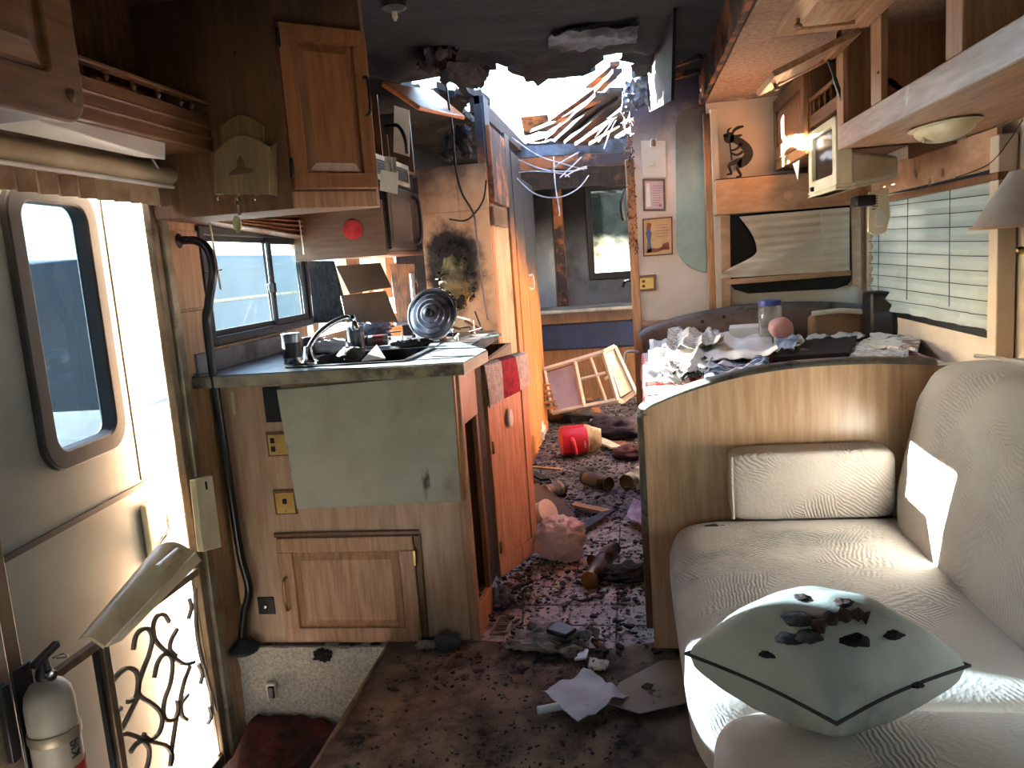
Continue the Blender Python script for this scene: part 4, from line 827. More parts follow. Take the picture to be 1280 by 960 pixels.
# tile-print wall panel beside the pantry, with a hole burnt through it
YT = 3.95; TILEW = mat('tile_print_panel', C('c2a17c'), C('a9845f'), scale=3, rough=.6, soot=(SD, 2.92, 3.16, .35), dirt=(C('5a3a26'), 3, .5, .75), spot=(pY(566, 335, YT), (.17, 1, .27), C('181110')))
xT0, xT1 = pY(528, 300, YT).x, pY(614, 300, YT).x
hc = pY(568, 348, YT)
tp = T('tile_wall_panel', 'tan tile print wall panel with a hole burnt through it', 'wall panel')
zs = [0, pY(600, 425, YT).z, pY(600, 345, YT).z, pY(600, 262, YT).z, 1.74]; xs = [xT0, pY(577, 300, YT).x, xT1]
def keep(u, v):
    dx, dz = (u-hc.x)/.085, (v-hc.z)/.15; return dx*dx+dz*dz+.9*n3((u, v, 0), 9, 4)+.4*n3((u, v, 0), 25, 6) > 1
for i in range(2):
    for j in range(4):
        tp.part('tile', holey(lines(xs[i]+.001, xs[i+1]-.001, .012), lines(zs[j]+.001, zs[j+1]-.001, .012 if 1 <= j <= 2 else .2), lambda u, v: (u, YT, v), keep, V((0, .012, 0))), TILEW, smooth=False)
mb = MB()
for i in range(160):
    a = i/160*2*math.pi; r = random.uniform(.85, 1.05)+.35*n3((math.cos(a), math.sin(a), 0), 2.2, 8); p = V((hc.x+.09*r*math.cos(a), YT-.004, hc.z+.155*r*math.sin(a)+.02))
    s_ = random.uniform(.006, .016); mb.prism([p+V((random.uniform(-s_, s_), random.uniform(-.012, 0), random.uniform(-s_, s_))) for _ in range(4)], V((0, .005, 0)))
tp.part('charred_edge', mb, CHAR, kind='stuff'); tp.done()
lump('insulation', 'yellowish insulation showing in the burnt hole', 'insulation', hc+V((.0, .09, -.12)), (.10, .05, .12), mat('glass_wool', C('7d7455'), C('3d382b'), scale=12, rough=1, bump=1, bscale=50, dirt=(C('161412'), 6, .5, .62)), 4, .5, 3)
# pantry run down the aisle
pn = T('pantry', 'tall scorched oak pantry along the aisle', 'cabinet')
XP = -.68
ya = lambda px: pX(px, 320, XP).y
F = Fr((XP, 0, 0), (0,1,0), (0,0,1), (1,0,0))
OAKB = oak('scorched_orange_oak', 'c27a3c', '8e4e22', soot=(SD, 2.88, 3.2, .5, C('15131c')), rough=.6, coat=0)
CREAMD = mat('cream_pantry_panel', C('b89d78'), C('9c8060'), scale=4, stretch=(6,6,.8), rough=.5, soot=(SD, 2.9, 3.25, .4), dirt=(C('5c4029'), 3, .5, .75))
mb = MB(); mb.box((XL+.2, YT+.20, 0), (XP-.03, 4.22, 1.72)); pn.part('near_side', mb, CHAR)
for a, b, n0, n1, m, z1_ in ((611, 617, -.03, .012, OAKB, 2.02), (617, 638, -.02, .0, CREAMD, 1.66), (638, 643, -.03, .015, OAKB, 1.98), (643, 654, -.03, .022, OAKB, 1.9), (655, 668, -.03, .018, OAKB, 1.78)):
    y0_, y1_ = max(ya(a), YT+.015), ya(b); mb = MB(); mb.fbox(F, y0_, y1_, 0, z1_, n0, n1); o = pn.part('stile' if m is OAKB else 'door_panel', mb, m, bevel=.004)
yh = ya(655); h0 = pX(656, 363, XP+.03).z; h1 = pX(656, 346, XP+.03).z
pn.part('handle', MB().tube(smoothpts([F.p(yh, h0, .02), F.p(yh+.03, h0, .045), F.p(yh+.03, h1, .045), F.p(yh, h1, .02)], 4), .006, 8), WHITEP)
mb = MB(); mb.fbox(F, ya(614), ya(632), 1.55, 1.92, .012, .04); pn.part('burnt_door', mb, CHARO, bevel=.006)
pn.part('burnt_frame', MB().fbox(F, ya(613), ya(630), 1.44, 1.53, .012, .035), OAKG, bevel=.004)
mb = MB(); mb.fbox(F, YT+.02, ya(668), 1.98, 2.06, -.05, .0); pn.part('top_rail', mb, CHAR)
mb = MB(); mb.fbox(F, YT+.02, YT+.16, 1.72, 2.06, -.03, .02); pn.part('charred_corner', mb, mat('blue_black_char', C('23262f'), C('12131a'), scale=12, rough=.7, bump=.9, bscale=60), bevel=.004)
pn.done()
# ================================================================ burnt roof, wires, partition, bedroom
GR = 'charred boards hanging in the roof hole'
def board3(p0, p1, w, t, m, name, label, cat='board', group=None, ragged=True, seed=0):
    p0, p1 = V(p0), V(p1); d = (p1-p0).normalized(); s_ = d.cross(V((0,0,1)))
    if s_.length < .05: s_ = V((1,0,0))
    s_.normalize(); n_ = s_.cross(d); L_ = (p1-p0).length; k = 7; mb = MB(); vs = []
    for i in range(k):
        a = i/(k-1); c = p0+d*L_*a; ww = w*(1+.25*n3((a*3, seed, 0), 2.1, seed)); tt = t*(1+.3*n3((a*3, seed+5, 0), 2.7, seed))
        e0 = (random.uniform(-.2, .2)*w if ragged and i in (0, k-1) else 0); e1 = (random.uniform(-.4, .4)*w if ragged and i in (0, k-1) else 0)
        vs += [c-s_*ww/2-n_*tt/2+d*e0, c+s_*ww/2-n_*tt/2+d*e1, c+s_*ww/2+n_*tt/2+d*e1, c-s_*ww/2+n_*tt/2+d*e0]
    mb.add(vs, [(i*4+j, i*4+(j+1)%4, i*4+4+(j+1)%4, i*4+4+j) for i in range(k-1) for j in range(4)]+[(3,2,1,0), (k*4-4, k*4-3, k*4-2, k*4-1)])
    return one(name, mb, m, label, cat, group)
BLUEB = mat('scorched_blue_lit_beam', C('4a5870'), C('22262f'), scale=8, rough=.55, dirt=(C('12121a'), 5, .52, .66))  # blue of the skylight put into the beam's colour
for (a, b, ya_, yb_, w_, m) in (((688, 172), (752, 118), 5.6, 4.5, .07, CHARO), ((700, 176), (772, 112), 5.4, 4.5, .09, CHAR), ((678, 163), (742, 124), 5.9, 4.8, .06, CHARO), ((712, 178), (780, 122), 5.3, 4.6, .08, CHAR), ((726, 180), (785, 140), 5.2, 4.7, .08, CHARO), ((742, 180), (783, 155), 5.1, 4.8, .07, CHAR), ((690, 150), (765, 96), 5.2, 4.3, .05, CHARO), ((735, 108), (768, 80), 4.4, 4.0, .05, CHARO), ((748, 112), (772, 88), 4.3, 4.0, .04, CHARO), ((656, 168), (712, 146), 6.0, 5.4, .06, CHAR), ((668, 176), (760, 150), 5.8, 5.0, .09, CHAR), ((840, 82), (876, 70), 3.85, 3.75, .03, CHARO), ((838, 98), (872, 88), 3.9, 3.8, .03, CHARO)):
    board3(pY(*a, ya_), pY(*b, yb_), w_, .02, m, 'charred_board', {840: 'short scorched board end high beside the slide-out fascia', 838: 'lower short scorched board end beside the slide-out fascia', 735: 'short half burnt splinter at the near rim of the roof hole', 748: 'thin half burnt splinter at the near rim of the roof hole', 690: 'narrow half burnt board crossing above the others in the roof hole'}.get(a[0], 'splintered half burnt roof board hanging at the roof hole' if m is CHARO else 'black charred roof board hanging at the roof hole'), group=GR, seed=a[0])
board3(pY(634, 192, 5.5), pY(790, 181, 5.5), .05, .07, BLUEB, 'roof_beam', 'blue grey scorched beam across the aisle below the roof hole', 'beam', ragged=False)
board3(pY(632, 206, 5.9), pY(792, 196, 5.9), .06, .09, CHARO, 'roof_beam', 'brown scorched beam behind the blue grey beam', 'beam', ragged=False)
board3(pY(626, 228, 6.6), pY(794, 216, 6.6), .05, .16, CHAR, 'roof_beam', 'black charred header above the bedroom', 'beam', ragged=False)
one('roof_sheet', MB().slab([pY(655, 168, 5.9), pY(690, 160, 5.9), pY(684, 143, 5.8), pY(651, 146, 5.8)], .008), CHARO, 'small scorched sheet hanging in the open roof', 'sheet')
def crumple(q, nu, nv, amp, fr, seed, t, name, m, label, cat, group=None):
    q = [V(p) for p in q]; n_ = (q[1]-q[0]).cross(q[3]-q[0]).normalized(); 
    if n_.z < 0: n_ = -n_
    def f(u, v):
        p = bil(q, u, v); e = .12*n3((u*3+seed, v*3, 0), 1.6); return p+n_*amp*(n3((u*fr+seed, v*fr, 1), 1)+.5*n3((u*fr*2.3, v*fr*2.3+seed, 3), 1))+(q[1]-q[0])*e*(.5-u)*.0+((q[1]-q[0])*(n3((v*4, seed, 2), 1.3))*.05+(q[3]-q[0])*(n3((u*4, seed, 5), 1.3))*.05)
    return one(name, MB().sheet(f, nu, nv, n_*t), m, label, cat, group)
crumple([pY(776, 142, 4.1), pY(814, 130, 4.1), pY(808, 92, 4.0), pY(780, 104, 4.0)], 14, 14, .03, 7, 3, .004, 'foil_sheet', mat('foil_insulation', C('98a2b4'), C('4a5264'), scale=14, rough=.4, metal=.4, bump=.8, bscale=60), 'crumpled silver foil insulation under the burnt ceiling', 'foil')
one('ceiling_panel', MB().slab([pY(815, 140, 4.1), pY(843, 126, 3.05), pY(846, 10, 3.05), pY(803, 62, 4.1)], .012), CEIL, 'dark ceiling panel hanging down beside the slide-out', 'panel')
one('panel_edge', MB().tube([pY(814, 139, 4.09), pY(802, 64, 4.09)], .004, 6), PAPER, 'pale torn edge strip of the hanging ceiling panel', 'trim')
crumple([pZ(684, 66, 2.06), pZ(795, 52, 2.06), pZ(800, 30, 2.075), pZ(690, 40, 2.075)], 22, 10, .02, 6, 11, .004, 'ceiling_scrap', mat('peeling_ceiling', C('55565e'), C('1e1e24'), scale=7, rough=.8, dirt=(C('0d0d10'), 5, .5, .62)), 'peeling grey scrap of ceiling lining', 'scrap')
crumple([pZ(548, 98, 2.0), pZ(600, 112, 2.0), pZ(612, 84, 2.05), pZ(560, 74, 2.05)], 14, 12, .04, 5, 21, .006, 'ceiling_scrap', CHAR, 'black curled scrap of ceiling beside the small roof hole', 'scrap')
crumple([pZ(520, 85, 2.05), pZ(560, 88, 2.05), pZ(575, 60, 2.08), pZ(530, 58, 2.08)], 12, 12, .04, 5, 31, .006, 'ceiling_scrap', CHAR, 'black sagging ceiling flap over the range', 'scrap')
cl_ = T('ceiling_light', 'dark round light fitting on the ceiling above the counter', 'ceiling light')
c = pZ(492, 2, 2.09); cl_.part('base', MB().lathe([(.045, 0), (.04, -.02), (.02, -.03)], c, n=18), DARKTIN); cl_.part('bulb', MB().lathe([(.008, 0), (.009, -.02), (.003, -.03)], c+V((0,0,-.028)), n=10), PAPER); cl_.done()
# wires
WW = mat('pale_bare_wire', C('b9b6b8'), C('86848a'), scale=20, rough=.4, metal=.3); WG = 'pale wires dangling below the roof hole'
def wire(pts, r, m, label, group=None, name='wire'): return one(name, MB().tube(smoothpts([pY(*p) for p in pts], 7), r, 6), m, label, 'wire', group)
for pts in ([(640,172,5.0),(672,194,5.0),(705,205,5.0),(730,212,5.0)], [(648,200,5.1),(680,212,5.0),(712,214,5.0),(733,208,4.9)], [(643,216,5.1),(670,214,5.0),(702,217,5.0),(712,221,5.0)], [(688,215,5.0),(700,204,4.9),(724,190,4.9)], [(700,222,4.9),(715,208,4.9),(727,196,4.9)], [(706,221,4.8),(718,214,4.8),(734,210,4.8)], [(645,222,5.0),(668,242,4.9),(697,247,4.8),(722,236,4.8),(736,219,4.8)], [(692,196,5.2),(694,230,5.1),(699,262,5.0),(699,270,5.0)], [(748,178,4.6),(760,160,4.6),(768,148,4.6)], [(755,186,4.6),(762,166,4.6),(770,150,4.6)], [(744,172,4.7),(756,158,4.6),(766,150,4.6)]):
    wire(pts, .0042, WW, 'pale bare wire hanging in a wide loop before the bedroom' if len(pts) == 5 else 'pale bare wire hanging straight down before the bedroom' if pts[0][0] == 692 else 'pale bare wire dangling beside the silver foil' if pts[0][0] > 740 else 'pale bare wire dangling below the roof hole', WG)
wire([(556,92,3.6),(560,125,3.6),(566,165,3.6),(569,205,3.55),(577,240,3.55),(592,268,3.55),(596,300,3.6),(601,345,3.65),(610,400,3.7)], .005, BLK, 'long black cable hanging over the tile print panel')
wire([(608,225,3.6),(604,250,3.58),(592,268,3.56),(580,276,3.56),(562,274,3.58)], .004, BLK, 'thin black cable crossing the long cable')
for i in range(6):
    a = (random.uniform(556, 588), random.uniform(160, 200)); c = pY(*a, 3.75)
    lump('char_lump', 'black charred lump stuck beside the hanging cable', 'char', c-V((0,0,.05)), (random.uniform(.02,.05), .03, random.uniform(.02,.05)), CHAR, i, .6, 3, 'char lumps beside the cable', 16, 10)
# partition wall fittings
yp = YE-.001
ws = T('wall_lamp_base', 'pale wall lamp backplate with a broken orange socket', 'wall lamp')
q = [pY(803, 222, yp), pY(833, 222, yp), pY(832, 176, yp), pY(801, 176, yp)]; b_ = ws.part('backplate', MB().prism(q, V((0,-.006,0))), mat('faded_backplate', C('c6bfb2'), C('b0a798'), scale=3, rough=.6, dirt=(C('8c7d70'), 3, .55, .8)), bevel=.002)
ws.part('socket', MB().lathe([(.010, 0), (.012, .01), (.010, .03), (.004, .034)], pY(817, 183, yp-.012), (0,-.2,1), 12), OAKO, parent=b_); ws.part('tape', MB().prism([pY(812, 184, yp-.007), pY(822, 184, yp-.007), pY(821, 174, yp-.007), pY(813, 174, yp-.007)], V((0,-.002,0))), PAPERW, parent=b_)
mb = MB(); p = pY(815, 205, yp-.007); mb.box(p+V((-.012,-.008,-.012)), p+V((.012,0,.012))); ws.part('junction_block', mb, BEIGEP, parent=b_, bevel=.002); ws.done()
def picture(name, label, q, fm, pm, fw, marks):
    t = T(name, label, 'picture'); q = [pY(*p, yp) for p in q]
    F = Fr(q[0], q[1]-q[0], q[3]-q[0], (0,-1,0)); W, H = (q[1]-q[0]).length, (q[3]-q[0]).length
    t.part('frame', ringmesh(F, [(0,0),(W,0),(W,H),(0,H)], [(fw,fw),(W-fw,fw),(W-fw,H-fw),(fw,H-fw)], 0, .014), fm, bevel=.002)
    s_ = t.part('sheet', MB().fbox(F, fw*.8, W-fw*.8, fw*.8, H-fw*.8, .002, .007), pm)
    for (poly, m) in marks: t.part('print', MB().prism([F.p(a*W, b*H, .0071) for a, b in poly], F.n*.0006), m, parent=s_)
    return t.done()
INK = mat('faded_ink', C('6d5a58'), C('8c7874'), scale=30, rough=.9); INKR = mat('rust_ink', C('9a5a3e'), C('7c4630'), scale=20, rough=.9); INKB = mat('blue_ink', C('5a6478'), rough=.9); PINK = mat('pinkish_burnt_paper', C('c9aeac'), C('b4948f'), scale=5, rough=.8)
def rows(u0, u1, vs_, h=.018): return [([(u0+random.uniform(0,.05), v), (u1-random.uniform(0,.12), v), (u1-random.uniform(0,.12), v+h), (u0+.02, v+h)], INK) for v in vs_]
picture('certificate', 'small dark framed certificate with a peeled corner on the partition', [(804, 264), (832, 264), (833, 224), (803, 224)], mat('burnt_gilt_frame', C('6f5648'), C('4a3a34'), scale=9, rough=.5), PINK, .010, rows(.42, .86, [.18+.075*i for i in range(9)])+[([(.14,.14),(.36,.14),(.30,.86),(.16,.86)], PAPERW), ([(.72,.14),(.82,.14),(.82,.22),(.72,.22)], INKR)])
picture('parchment_plaque', 'tan parchment plaque with a small drawing under the certificate', [(804, 321), (841, 318), (839, 271), (803, 274)], OAKG, mat('parchment', C('d0aa7c'), C('b98f62'), scale=5, rough=.8, dirt=(C('96653f'), 4, .55, .75)), .006, rows(.42, .9, [.5+.075*i for i in range(5)], .014)+[([(.12,.12),(.3,.1),(.26,.4),(.30,.62),(.2,.78),(.1,.62),(.16,.4)], INKB), ([(.1,.08),(.5,.1),(.86,.18),(.8,.26),(.5,.2),(.2,.2)], INKR), ([(.6,.14),(.9,.14),(.86,.34),(.66,.3)], INKR), ([(.12,.7),(.26,.68),(.3,.86),(.16,.9)], INKR)])
t = T('light_switch', 'brass light switch plate with wood surround on the partition', 'light switch')
q = [pY(797, 365, yp), pY(820, 363, yp), pY(819, 343, yp), pY(797, 345, yp)]; F = Fr(q[0], q[1]-q[0], q[3]-q[0], (0,-1,0)); W, H = (q[1]-q[0]).length, (q[3]-q[0]).length
t.part('surround', MB().fbox(F, 0, W, 0, H, 0, .010), OAKD, bevel=.003); b_ = t.part('plate', MB().fbox(F, .012, W-.012, .012, H-.012, .010, .014), BRASSP, bevel=.002)
for s_ in (.34, .64): t.part('switch', MB().fbox(F, W*.24, W*.4, H*s_-.006, H*s_+.006, .014, .019), BLK, parent=b_)
t.done()
mp_ = [pY(*p, yp) for p in ((844,158),(846,146),(853,138),(880,134),(883,342),(872,338),(860,332),(850,322),(846,310))]
one('mirror', MB().prism(mp_, V((0,-.006,0))), mat('sooty_mirror', C('98a79c'), C('84948a'), scale=4, rough=.35, soot=(SD, 2.98, 3.35, .4, C('4a4440')), dirt=(C('2c3230'), 7, .60, .68)), 'arched pale green mirror with soot on the partition', 'mirror', bevel=.002)
one('towel_hook', MB().tube(smoothpts([(.02, YE-.02, pY(788,440,YE).z), (-.02, YE-.04, pY(788,438,YE).z), (-.045, YE-.04, pY(788,440,YE).z), (-.05, YE-.04, pY(788,452,YE).z)], 5), .007, 8), WHITEP, 'white hook on the burnt edge of the partition', 'hook')
one('rail_end', MB().box((.045, YE-.03, pY(820,408,YE).z), (.26, YE-.004, pY(820,400,YE).z)), OAKX, 'short orange wood rail low on the partition', 'rail', bevel=.004)
mb = MB()
for i in range(220):
    z = random.uniform(1.25, 1.98); s_ = random.uniform(.004, .013); p = V((.03+random.uniform(-.03,.015), YE-.012+random.uniform(-.03,.0), z)); mb.prism([p+V((random.uniform(-s_,s_), random.uniform(-.01,.01), random.uniform(-s_*1.6,s_*1.6))) for _ in range(3)], V((.002,-.004,0)))
one('burnt_edge_flakes', mb, CHARO, 'burnt flakes clinging to the edge of the partition', 'flakes', kind='stuff')
# bedroom beyond
one('wardrobe_door', MB().box((pY(667, 300, 7.9).x-.1, 7.9, .55), (pY(691, 300, 7.9).x, 7.94, 1.85)), mat('grey_door_panel', C('a9a9a8'), C('8f8f90'), scale=3, rough=.7, soot=((0,0,1), 1.2, 1.7, .3)), 'pale grey panel in the far bedroom corner', 'panel', bevel=.004)
one('bed_post', MB().box((pY(693, 300, 7.6).x, 7.6, .3), (pY(705, 300, 7.6).x, 7.68, 1.9)), CHARO, 'scorched upright post in the bedroom', 'post', bevel=.006)
bd_ = T('bed', 'bedroom platform with a dark blue padded front', 'bed')
b0 = pY(680, 389, 7.0); 
bd_.part('top', MB().box((-1.0, 7.0, b0.z-.03), (XR-.02, 7.55, b0.z)), mat('dusty_board', C('8d8478'), C('6b645c'), scale=5, rough=.8, dirt=(C('3a3634'), 4, .5, .7)), bevel=.004)
zb1 = pY(740, 402, 7.0).z; zb0 = pY(740, 436, 7.0).z
bd_.part('padded_front', MB().box((-1.0, 7.0, zb0), (XR-.02, 7.08, zb1)), mat('navy_upholstery', C('1f2540'), C('161a2c'), scale=6, rough=.8, dirt=(C('565a6a'), 5, .62, .72)), bevel=.02, seg=3)
bd_.part('base', MB().box((-.98, 7.04, 0), (XR-.02, 7.10, zb0)), OAKD); bd_.part('lid_strip', MB().box((-1.0, 6.98, zb1), (XR-.02, 7.02, b0.z-.03)), OAKD); bd_.done()
one('tap', MB().tube(smoothpts([pY(779, 358, 7.9), pY(782, 351, 7.85), pY(790, 350, 7.85)], 5), .016, 8), CHROME, 'chrome tap seen below the bedroom window', 'tap')
one('window_strap', MB().tube(smoothpts([pY(782, 236, 5.0), pY(777, 256, 5.0), pY(780, 276, 5.0)], 5), .012, 8), BLK, 'black strap hanging before the bedroom window', 'strap')
# trailer outside on the gravel
nb_ = T('trailer', 'pale trailer parked outside the kitchen window', 'trailer')
nb_.part('body', MB().box((-9.5, 10.5, -.45), (-7.0, 19, 1.75)), mat('pale_trailer_skin', C('6c7378'), C('61686d'), scale=1, rough=.5), bevel=.08, seg=3)
for z in (.35, .95): nb_.part('side_band', MB().box((-7.0, 10.6, z), (-6.98, 18.9, z+.05)), ALU)
for y in (13, 14): nb_.part('wheel', MB().lathe([(.2, 0), (.34, .02), (.34, .2), (.2, .22)], (-7.3, y, -.66), (1,0,0), 24), BLKR)
nb_.done()
# ================================================================ slide-out: end wall window, valances, overhead cabinets
PLY = mat('bare_valance_plywood', C('b89272'), C('a07a58'), scale=4, stretch=(2,2,5), rough=.7, dirt=(C('7d5a3c'), 5, .56, .72))
DUSTSHADE = mat('dust_shade_grey', C('4c4641'), C('38332f'), scale=8, rough=1)  # dust grey, also used for the painted pleat shading
va = T('window_valance', 'bare tan valance box with a round button over the end window', 'valance')
yv = 4.05; vz0 = (pY(895, 268, yv).z+pY(1065, 256, yv).z)/2; vz1 = pY(935, 222, yv).z
b_ = va.part('box', MB().box((pY(895, 250, yv).x, yv, vz0), (XR-.004, YE-.021, vz1)), PLY, bevel=.003)
va.part('dusty_top', MB().box((pY(895, 250, yv).x+.004, yv+.004, vz1), (.76, YE-.022, vz1+.006)), DUSTSHADE, parent=b_)
va.part('button', MB().lathe([(.022, 0), (.022, .003), (.014, .006)], pY(986, 244, yv), (0,-1,0), 18), PLY, parent=b_); va.done()
def stripw(F, pts, ws, n0, n1, sm_=6):
    q = smoothpts([V((p[0], p[1], 0)) for p in pts], sm_); k = len(q); mb = MB(); vs = []
    for i, p in enumerate(q):
        t = i/(k-1)*(len(ws)-1); j = min(int(t), len(ws)-2); w_ = lerp(ws[j], ws[j+1], t-j)
        a = q[max(i-1,0)]; b = q[min(i+1,k-1)]; d = (b-a); d = d/(d.length or 1); nx, ny = -d.y*w_/2, d.x*w_/2
        for sg, n in ((1,n0),(-1,n0),(-1,n1),(1,n1)): vs.append(F.p(p.x+nx*sg, p.y+ny*sg, n))
    return mb.add(vs, [(i*4+j, i*4+(j+1)%4, i*4+4+(j+1)%4, i*4+4+j) for i in range(k-1) for j in range(4)]+[(3,2,1,0), (k*4-4, k*4-3, k*4-2, k*4-1)])
# metal cut-out of a flute player standing on the valance
yk_ = 4.11; FF = Fr((0, yk_, 0), (1,0,0), (0,0,1), (0,-1,0))
def z2(X, Y): p = pY(760+X/5.333, 80+Y/5.333, yk_); return (p.x, p.z)
S_ = yk_/1000/5.333
fpz = T('flute_player_figure', 'black metal cut-out of a hunched flute player on the window valance', 'figure')
mb = MB()
for pts, ws in (([(812,455),(850,462),(895,488),(930,530),(932,570),(905,605),(868,635)], [46,42,48,54,56,58,40]), ([(890,600),(845,612),(806,632),(812,660),(822,688)], [44,30,20,16,14]), ([(826,690),(806,691),(790,695)], [12,12,8]), ([(878,620),(862,655),(880,690),(882,706)], [36,18,16,14]), ([(886,708),(868,708),(852,710)], [13,12,8]), ([(886,482),(868,512),(842,528),(818,532)], [20,16,13,11]), ([(898,540),(868,560),(840,560),(818,545)], [18,15,13,10])):
    mb2 = stripw(FF, [z2(*p) for p in pts], [w_*S_ for w_ in ws], 0, .006); mb.add(mb2.v, mb2.f)
hd = z2(806, 448); mb.lathe([(.026, 0), (.026, .006)], FF.p(hd[0], hd[1], 0), FF.n, 18); bk = z2(778, 434); mb.lathe([(.009, 0), (.009, .006)], FF.p(bk[0], bk[1], 0), FF.n, 12)
mb2 = stripw(FF, [z2(778,434), z2(795,440)], [14*S_, 18*S_], 0, .006); mb.add(mb2.v, mb2.f)
fpz.part('body', mb, mat('black_cut_metal', C('1e1a18'), C('151312'), scale=10, rough=.6, metal=.3))
for pts, ws in (([(798,432),(797,408),(804,392),(820,382)], [12,13,12,5]), ([(822,428),(838,400),(866,380),(902,372)], [10,18,20,10]), ([(832,440),(852,436),(876,434),(892,428)], [10,15,16,8])): fpz.part('plume', stripw(FF, [z2(*p) for p in pts], [w_*S_ for w_ in ws], .0005, .0055), MATS['black_cut_metal'])
fpz.part('flute', stripw(FF, [z2(808,470), z2(814,530), z2(823,600)], [9*S_, 9*S_, 10*S_], .006, .010), MATS['black_cut_metal'])
fo = fpz.done(); fo.location.z = vz1+.0065
# end window: frame strips, dark glass, sagging pleated shade
ew_ = T('window_4', 'dark end window with wooden side strips behind the sagging shade', 'window', kind='structure')
yg = YE-.026
gp = [pY(*p, yg) for p in ((908, 262), (1068, 250), (1068, 345), (1060, 356), (1045, 361), (935, 367), (918, 362), (910, 352))]
ew_.part('pane', MB().prism(gp, V((0, .004, 0))), BLACKG)
for (a, b, c, d) in ((900, 270, 912, 386), (1062, 256, 1074, 358)): ew_.part('side_strip', MB().prism([pY(a, b, yg-.002), pY(c, b-1, yg-.002), pY(c+1, d-1, yg-.002), pY(a+2, d, yg-.002)], V((0,-.02,0))), PLY, bevel=.002)
ew_.done()
def shadefn(u, v):
    # left edge pulled in at mid height where the shade has torn free
    lx = 924 + 22*math.sin(min(v/.55, 1)*math.pi*.5) - (46*sm(.55, .98, v)); ty = 271; by = 347
    px = lerp(lx, 1062, u); py = lerp(lerp(271, 259, u), lerp(348, 338, u), v)
    pl = .012*(abs(((v*8) % 1)-.5)*2-.5)
    sag = .05*math.sin(u*math.pi*.9)*math.sin(v*math.pi)*math.cos(u*7+v*6)*(1-u)
    d = pY(px, py, 4.13-pl-sag-.01*math.sin(u*22+v*9)*sm(.3, .9, v)*(1-u)); return d
ss = T('pleated_window_shade', 'dirty beige pleated shade sagging across the dark end window', 'shade')
SHADE = mat('dirty_pleated_cloth', C('d0c5b2'), C('c1b49e'), scale=4, rough=.9, dirt=(C('7d6f5b'), 3, .54, .8))
ss.part('cloth', MB().sheet(shadefn, 40, 66, V((0, -.002, 0))), SHADE)
a, b = pY(909, 353, 4.12), pY(1063, 341, 4.12); ss.part('bottom_rail', MB().hexa([a+V((0,-.012,-.012)), b+V((0,-.012,-.012)), b+V((0,.012,-.012)), a+V((0,.012,-.012)), a+V((0,-.012,.014)), b+V((0,-.012,.014)), b+V((0,.012,.014)), a+V((0,.012,.014))]), PLY, bevel=.003)
ss.part('cord', MB().tube([pY(1027, 262, 4.115), pY(1028, 338, 4.105)], .0018, 5), PAPER); ss.done()
tr = MB(); tr.box((1.135, YE-.06, .85), (XR-.002, YE-.022, vz0+.0)); one('corner_post', tr, PLY, 'narrow tan corner post between the two slide-out windows', 'post', bevel=.004)
def translucent(m, f):
    nt = m.node_tree; N = nt.nodes; L = nt.links; b = N['Principled BSDF']; o = N['Material Output']; t = N.new('ShaderNodeBsdfTranslucent'); t.inputs[0].default_value = (.85, .8, .7, 1); x = N.new('ShaderNodeMixShader'); x.inputs[0].default_value = f
    L.new(b.outputs[0], x.inputs[1]); L.new(t.outputs[0], x.inputs[2]); L.new(x.outputs[0], o.inputs[0])
# right window: pleated day shade, plywood valance, side post
rs = T('day_shade', 'pale grey pleated day shade with cords over the side window', 'shade')
xs_ = XR-.035
def dayfn(u, v):
    px = lerp(1090, 1256, u); y = pX(px, 300, xs_).y
    zt_ = pX(px, lerp(246, 221, u), xs_).z; zb_ = pX(px, lerp(384, 416, u), xs_).z
    z = lerp(zt_, zb_, v); pl = .014*(abs(((v*10+.03*math.sin(u*8)) % 1)-.5)*2-.5); cr = .022*sm(.72, 1, v)*(n3((u*7, v*7, 3), 1.4)+.6*n3((u*15, v*12, 5), 1.2))
    return V((xs_-pl-max(cr, -.012), y, z+.010*math.sin(u*5+1)*v*(1-v)))
DAY = mat('pale_day_shade', C('b9bdb4'), C('a9ada3'), scale=3, rough=.85, dirt=(C('8a8270'), 2.6, .55, .8))
translucent(DAY, .3)
ds = rs.part('cloth', MB().sheet(dayfn, 44, 60, V((-.002, 0, 0))), DAY)
for px in (1101, 1137, 1190): rs.part('cord', MB().tube([dayfn((px-1090)/166, .02)+V((-.006,0,0)), dayfn((px-1090)/166, .88)+V((-.008,0,0))], .0016, 5), DUSTSHADE)
for k_ in range(1, 10): rs.part('pleat_shade_line', MB().tube([dayfn(i/24, k_/10.0)+V((-.009,0,0)) for i in range(25)], .0016, 5), DUSTSHADE)  # dark tubes added to draw the shading of the pleats
a, b = pX(1112, 249, xs_-.01), pX(1256, 219, xs_-.01); rs.part('head_rail', MB().hexa([a+V((-.02,0,-.012)), b+V((-.02,0,-.012)), b+V((.02,0,-.012)), a+V((.02,0,-.012)), a+V((-.02,0,.012)), b+V((-.02,0,.012)), b+V((.02,0,.012)), a+V((.02,0,.012))]), OAKD, bevel=.003); rs.done()
rwo = T('window_5', 'side window of the slide-out behind the day shade', 'window', kind='structure')
mb = MB(); frame(mb, RW[0]-.02, RW[1]+.02, RW[2]-.02, RW[3]+.02, .03, XR-.006, XR+.03); rwo.part('window_frame', mb, BLKR); rwo.part('pane', MB().box((XR+.02, RW[0], RW[2]), (XR+.024, RW[1], RW[3])), KGLASS); rwo.done()
ZO0 = pX(1047, 188, .74).z; ZO1 = pX(1050, 158, .74).z
pv = T('plywood_valance', 'bare plywood valance with knots above the day shade', 'valance')
